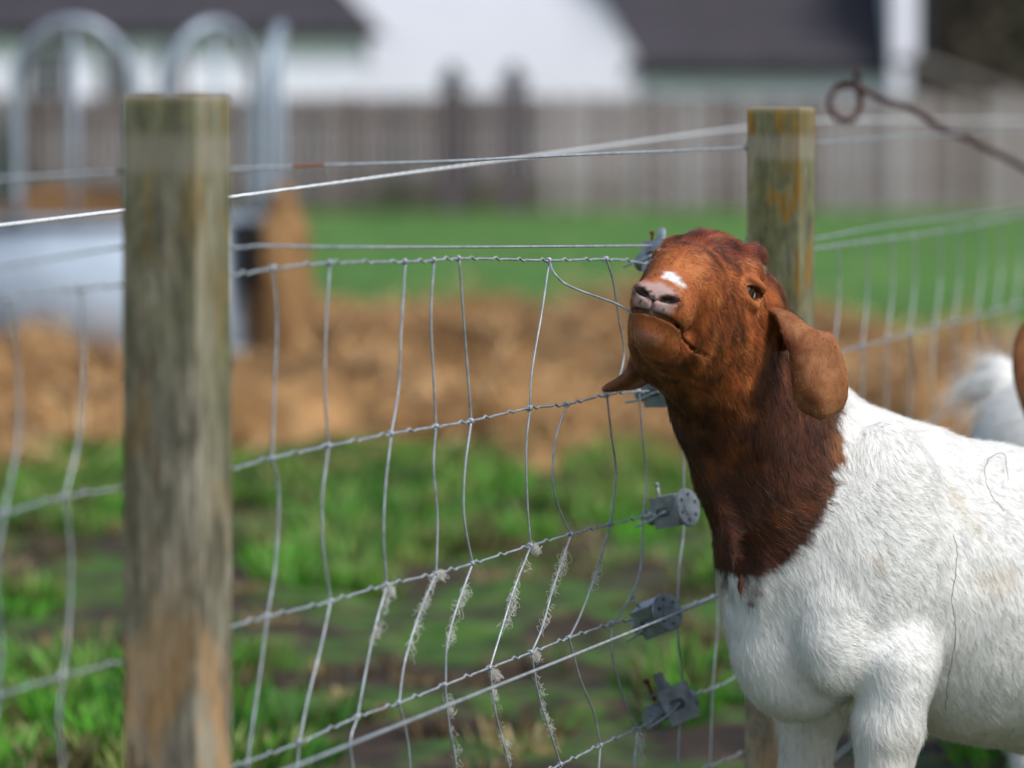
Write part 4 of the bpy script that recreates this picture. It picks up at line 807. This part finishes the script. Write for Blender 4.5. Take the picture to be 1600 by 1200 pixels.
# ears
def sheet(rows, name, cols_fn, thick=.0045, parent=goat, hn=7000, seed=1, combv=(0, 0, -1)):
    R, K = len(rows), len(rows[0]); P = np.array(rows, float); dv = np.gradient(P, axis=0); du = np.gradient(P, axis=1); N = np.cross(du.reshape(-1, 3), dv.reshape(-1, 3)); N /= np.linalg.norm(N, axis=1)[:, None] + 1e-12; N = N.reshape(R, K, 3)
    taper = np.clip(np.minimum(np.minimum(np.arange(K), K - 1 - np.arange(K))[None, :] / 2.0, 1), .12, 1) * np.clip((R - 1 - np.arange(R))[:, None] / 2.0, .12, 1)
    Fv = (P + N * thick / 2 * taper[..., None]).reshape(-1, 3); Bv = (P - N * thick / 2 * taper[..., None]).reshape(-1, 3); n = R * K; Vv = np.vstack([Fv, Bv]); Fc = []
    for i in range(R - 1):
        for j in range(K - 1):
            a = i * K + j; Fc.append((a, a + 1, a + K + 1, a + K)); Fc.append((n + a, n + a + K, n + a + K + 1, n + a + 1))
    ring = [j for j in range(K)] + [i * K + K - 1 for i in range(1, R)] + [(R - 1) * K + j for j in range(K - 2, -1, -1)] + [i * K for i in range(R - 2, 0, -1)]
    for a, b in zip(ring, ring[1:] + ring[:1]): Fc.append((b, a, n + a, n + b))
    o = mesh_obj(name, Vv, Fc, MSKIN, parent); bm = bmesh.new(); bm.from_mesh(o.data); bmesh.ops.recalc_face_normals(bm, faces=bm.faces); bm.to_mesh(o.data); bm.free(); set_col(o.data, cols_fn(Vv))
    p, nn = sample_faces(o.data, hn, seed); r2 = np.random.default_rng(seed); cc = np.clip(cols_fn(p) * r2.uniform(.6, 1.4, (hn, 1)), 0, 1)
    h = hair_obj('ear_fuzz', p, nn, np.tile(np.array(combv, float), (hn, 1)), r2.uniform(.003, .0055, hn), np.full(hn, .0002), cc, None, MHAIR, 3, .3, .25, seed); h.parent = o; h.matrix_parent_inverse = Matrix.Identity(4)
    h.matrix_parent_inverse = o.matrix_parent_inverse.inverted() @ Matrix.Translation(-goat.location) if False else Matrix.Identity(4)
    return o
def ear_cols(p):
    n1 = fbm(p * 30, 3); n2 = fbm(p * 90, 2); a, b, c = np.array(srgb('95603a')), np.array(srgb('ad7a52')), np.array(srgb('774428')); w1 = np.clip((n1 - .35) / .3, 0, 1)[:, None]; w2 = np.clip((n2 - .4) / .3, 0, 1)[:, None] * .5
    return (c * (1 - w1) + a * w1) * (1 - w2) + b * w2
def ear_dark(p): return ear_cols(p) * .55 + np.array([.06, .03, .02]) * .0
def hanging_ear(ctrl, halfw, phi, psi, K=25, n=46):
    cl = catmull([W(*c) for c in ctrl], n); rows = []
    for i, c in enumerate(cl):
        v = i / (n - 1); T_ = cl[min(n - 1, i + 1)] - cl[max(0, i - 1)]; T_ /= np.linalg.norm(T_); A_ = np.array([-T_[2], 0, T_[0]]); A_ /= np.linalg.norm(A_); O_ = np.cross(A_, T_); O_ *= -np.sign(O_[1])
        ps = np.interp(v, *psi); A2 = math.cos(ps) * A_ + math.sin(ps) * O_; O2 = math.cos(ps) * O_ - math.sin(ps) * A_
        w_ = np.interp(v, *halfw); ph = np.interp(v, *phi); r_ = w_ / ph
        rows.append([c + A2 * r_ * math.sin(ph * t) + O2 * r_ * (1 - math.cos(ph * t)) - O2 * r_ * (1 - math.cos(ph)) * .4 + O2 * .004 * math.sin(3.5 * t + 5 * v) * min(1, max(0, v - .3) * 3) for t in np.linspace(-1, 1, K)])
    return rows
rows = hanging_ear([(1186, 520, 5.20), (1214, 509, 5.155), (1241, 505, 5.11), (1266, 532, 5.065), (1280, 583, 5.055), (1283, 620, 5.055), (1281, 655, 5.065)],
    ([0, .2, .35, .5, .7, .85, .93, .975, 1], [.042, .042, .037, .035, .0385, .037, .031, .0215, .004]), ([0, .25, .42, .6, 1], [1.25, 1.25, 1.1, .5, .35]), ([0, .26, .50, 1], [-.1, .25, math.pi, math.pi]))
sheet(rows, 'ear', ear_cols, .0036, goat, 18000, 21)
rows = hanging_ear([(1056, 455, 5.21), (1032, 505, 5.225), (1014, 550, 5.235), (996, 585, 5.235), (970, 600, 5.232), (941, 609, 5.228)],
    ([0, .3, .6, .8, .93, 1], [.026, .028, .020, .010, .006, .002]), ([0, 1], [.9, .4]), ([0, 1], [math.pi, math.pi]))
sheet(rows, 'ear', lambda p: ear_cols(p) * .85, .0045, goat, 5000, 23)

# ================================================================== OTHER GOATS (soft focus)
def simple_goat(label, x, y, head_dir, body_dir, headpos, brownhead, tail, seed):
    bd = np.array([*body_dir, 0.]); bd /= np.linalg.norm(bd); lt = np.array([-bd[1], bd[0], 0]); base = np.array([x, y, 0])       # x, y: shoulder
    P0 = lambda b, l, z: base + bd * b + lt * l + np.array([0, 0, z]); hp = np.array(headpos); hdv = np.array(head_dir, float); hdv /= np.linalg.norm(hdv)
    R = np.stack([bd, lt, [0, 0, 1]], 1)
    def f(P):
        q = ((P - base) @ R).astype(np.float32); d = ell(q, (-.06, 0, .55), (.22, .14, .19)); d = smin(d, ell(q, (-.28, 0, .53), (.28, .17, .195)), .06); d = smin(d, ell(q, (-.56, 0, .565), (.17, .145, .165)), .06)
        for s in (1, -1):
            d = smin(d, chain(P, [(P0(0, s * .09, .42), .06), (P0(.0, s * .09, .30), .042), (P0(.01, s * .09, .21), .032), (P0(0, s * .09, .08), .021), (P0(.015, s * .09, .02), .026)], .02), .04)
            d = smin(d, chain(P, [(P0(-.58, s * .09, .46), .095), (P0(-.54, s * .09, .33), .055), (P0(-.66, s * .09, .22), .03), (P0(-.64, s * .09, .08), .021), (P0(-.625, s * .09, .02), .026)], .02), .04)
        d = smin(d, chain(P, [(P0(.03, 0, .62), .11), (P0(.03, 0, .62) * .45 + hp * .55, .085), (hp - hdv * .03, .07)], .04), .05)
        hd = rcone(P, hp, hp + hdv * .16 - [0, 0, .02], .068, .042); d = smin(d, hd, .03)
        if tail is not None: d = smin(d, chain(P, [(P0(-.66, 0, .62), .03), (tail[0], .028), (tail[1], .016)], .02), .03)
        return d
    allp = np.vstack([P0(.2, .2, 0), P0(-.95, -.2, 0), P0(.2, -.2, 0), P0(-.95, .2, 0), hp + hdv * .25, hp - .1, hp + .1]); lo = allp.min(0) - .06; hi = allp.max(0) + .06; lo[2] = -.02; hi[2] = max(.85, hp[2] + .14)
    V, Q = sdf_grid(lambda P: f(P.astype(np.float32)), lo, hi, .014); V = project(lambda P: f(P), V, 2)
    t = empty('goat', (x, y, 0), label, 'goat'); o = mesh_obj('body', V, Q, MSKIN, t); dist = np.linalg.norm(V - hp, axis=1); wv = np.clip((brownhead - dist + (fbm(V * 12, 2) - .5) * .06) / .02, 0, 1)[:, None]
    set_col(o.data, COLS['white'] * (1 - wv) + np.array(srgb('9a5a32')) * wv)
    sidev = np.cross(hdv, [0, 0, 1.]); sidev /= np.linalg.norm(sidev)
    for s in (1, -1):
        cl = catmull([hp + sidev * s * .06 + [0, 0, .03] - hdv * .03, hp + sidev * s * .11 + [0, 0, .02] - hdv * .03, hp + sidev * s * .13 + [0, 0, -.05] - hdv * .02, hp + sidev * s * .125 + [0, 0, -.135] - hdv * .01], 16); rows = []
        for i, c in enumerate(cl): hw = .036 * math.sin(math.pi * min(.97, .25 + .72 * i / 15)) ** .7; wd_ = hdv * .45 + sidev * s * .85; rows.append([c + wd_ * hw * k + hdv * -.01 * k * k for k in np.linspace(-1, 1, 9)])
        e = sheet(rows, 'ear', lambda p: ear_cols(p), .005, t, 1500, seed + s)
    p, n = sample_faces(o.data, 26000, seed); r = np.random.default_rng(seed); dist = np.linalg.norm(p - hp, axis=1); wv = np.clip((brownhead - dist) / .02, 0, 1)[:, None]; cc = (COLS['white'] * (1 - wv) + np.array(srgb('9a5a32')) * wv) * r.uniform(.8, 1.1, (len(p), 1)); L = np.full(len(p), .025); cmb = np.tile(-bd * .8 + np.array([0, 0, -.7]), (len(p), 1))
    if tail is not None: tl = np.linalg.norm(p - (np.array(tail[0]) + tail[1]) / 2, axis=1) < .09; L[tl] = .085; cmb[tl] = np.array(tail[1]) - tail[0]
    hair_obj('coat', p, n, cmb, L * r.uniform(.6, 1.2, len(p)), np.full(len(p), .0005), np.clip(cc, 0, .9), t, MHAIR, 4, .35, .2, seed); return t
tl = (W(1562, 585, 6.98), W(1522, 606, 6.98))
simple_goat('white goat turned away at the frame\'s edge with its bushy tail stuck out', 1.55, 6.80, (1, -.3, -.2), (1, -.12), (1.77, 6.70, .92), .17, tl, 51)
simple_goat('brown-eared goat standing among the herd with just its ear showing', 1.09, 6.26, (-.25, -1, -.25), (-1, -.12), (.962, 6.20, .815), .2, None, 61)

# ================================================================== SMALL DETAILS
MWOOL = NT('caught_hair'); MWOOL.base(srgb('cfccc4')); MWOOL.rough(.8); MWOOL = MWOOL.m
def tuft(path, n, spread, label, seed, length=.02):
    r = np.random.default_rng(seed); P = catmull([FL(*p) for p in path], 40); V = []; Fc = []
    dens = r.random(6) ** 2 + .08; dens = np.interp(np.linspace(0, 5, 40), np.arange(6), dens); dens /= dens.sum(); Tt = P[-1] - P[0]; Tt /= np.linalg.norm(Tt) + 1e-9
    for i in range(n):
        k0 = r.choice(40, p=dens); p = P[k0] - nAB * .002 + r.normal(0, .0012, 3); d = r.normal(size=3) * .5 + np.array([.45, -.2, -.2]); d /= np.linalg.norm(d); L = length * r.uniform(.3, 1.4); k = 12; ts = np.linspace(0, 1, k); w0 = r.uniform(5, 16); e = r.normal(size=3) * 3
        curl = .0028 * np.stack([np.sin(ts * w0 + e[0]), np.sin(ts * w0 + e[1]), np.cos(ts * w0 + e[2])], 1); curl -= curl[0]
        q = p + d * (spread * .55 * r.uniform(0, 1) * np.sin(ts * 2.2))[:, None] + Tt * ((ts - .3) * L * r.choice((-.6, 1, 1)))[:, None] + curl
        v2, f2 = tube_geo(q, .00017, 4); Fc += [tuple(j + len(V) for j in f) for f in f2]; V += v2
    o = mesh_obj('hair_tuft', V, Fc, MWOOL); tag(o, label, 'hair tuft', 'tufts of goat hair caught on the netting')
TL = ['wispy hair snagged below the third wire on the seventh stay from the strainers', 'wispy hair snagged below the third wire on the sixth stay from the strainers', 'wispy hair snagged below the third wire on the fifth stay from the strainers', 'wispy hair snagged below the third wire on the fourth stay from the strainers', 'wispy hair snagged below the third wire on the third stay from the strainers', 'thin wisp of hair below the third wire on the second stay from the strainers',
      'wispy hair clinging below the fourth wire, on the fourth stay from the strainers', 'wispy hair clinging below the fourth wire, on the third stay from the strainers', 'wispy hair clinging below the fourth wire, on the fifth stay from the strainers', 'long pale wisp hanging from the fifth wire beside the lowest strainer']
GL = 'wispy tuft of pale goat hair snagged along a stay of the lower netting'
for i, (path, n, sp, ln_) in enumerate([([(603, 916), (592, 960), (580, 1000)], 70, .012, .016), ([(676, 905), (655, 955), (640, 1010)], 110, .009, .016), ([(733, 900), (712, 950), (698, 1005)], 110, .010, .016), ([(820, 872), (802, 920), (785, 985)], 110, .011, .018), ([(880, 865), (862, 920), (846, 975)], 110, .011, .018), ([(935, 880), (925, 915)], 45, .009, .022),
        ([(767, 1075), (778, 1130), (796, 1195)], 80, .006, .014), ([(836, 1055), (848, 1110), (866, 1165)], 80, .006, .014), ([(697, 1090), (704, 1140), (714, 1195)], 60, .006, .014), ([(996, 1142), (998, 1170), (999, 1200)], 60, .006, .026)]):
    tuft(path, int(n * .5), sp * 1.3, TL[i], 100 + i, ln_ * 1.25)
for i, (path, lab) in enumerate([([(829, 854), (836, 860)], 'dense tuft of pale hair hanging from a knot midway along the third line wire'), ([(604, 917), (608, 926)], 'dense ball of pale hair under a knot toward the bare post'), ([(766, 1047), (775, 1056)], 'dense tuft of pale hair at a knot just above the bare sloping wire'), ([(831, 1022), (834, 1028)], 'small tuft of pale hair at the fourth wire below the strainers'), ([(682, 897), (688, 900)], 'white clot of hair clinging to a third-wire knot')]):
    tuft(path, 45, .010, lab, 200 + i, .012)
def stalk(path, label):
    P = catmull([np.array(bvh.ray_cast(Vector(CAMP), Vector(ray(p[0], p[1])).normalized())[0]) - [0, .026, 0] for p in path], 40); P += rng.normal(0, .0006, P.shape); o = tube('dry_stalk', P, .0005, plain('dry_stem', srgb('4a4030'), .9), None, 5); tag(o, label, 'stalk')

stalk([(1487, 832, 5.0), (1492, 865, 5.0), (1484, 935, 5.0), (1490, 985, 5.0), (1478, 1060, 5.0), (1474, 1105, 5.0)], 'thin dry stalk hanging down the goat\'s white flank')
stalk([(1565, 795, 5.0), (1545, 770, 5.0), (1535, 735, 5.0), (1545, 712, 5.0), (1565, 708, 5.0), (1572, 748, 5.0)], 'curled dry stalk stuck high on the goat\'s white side')
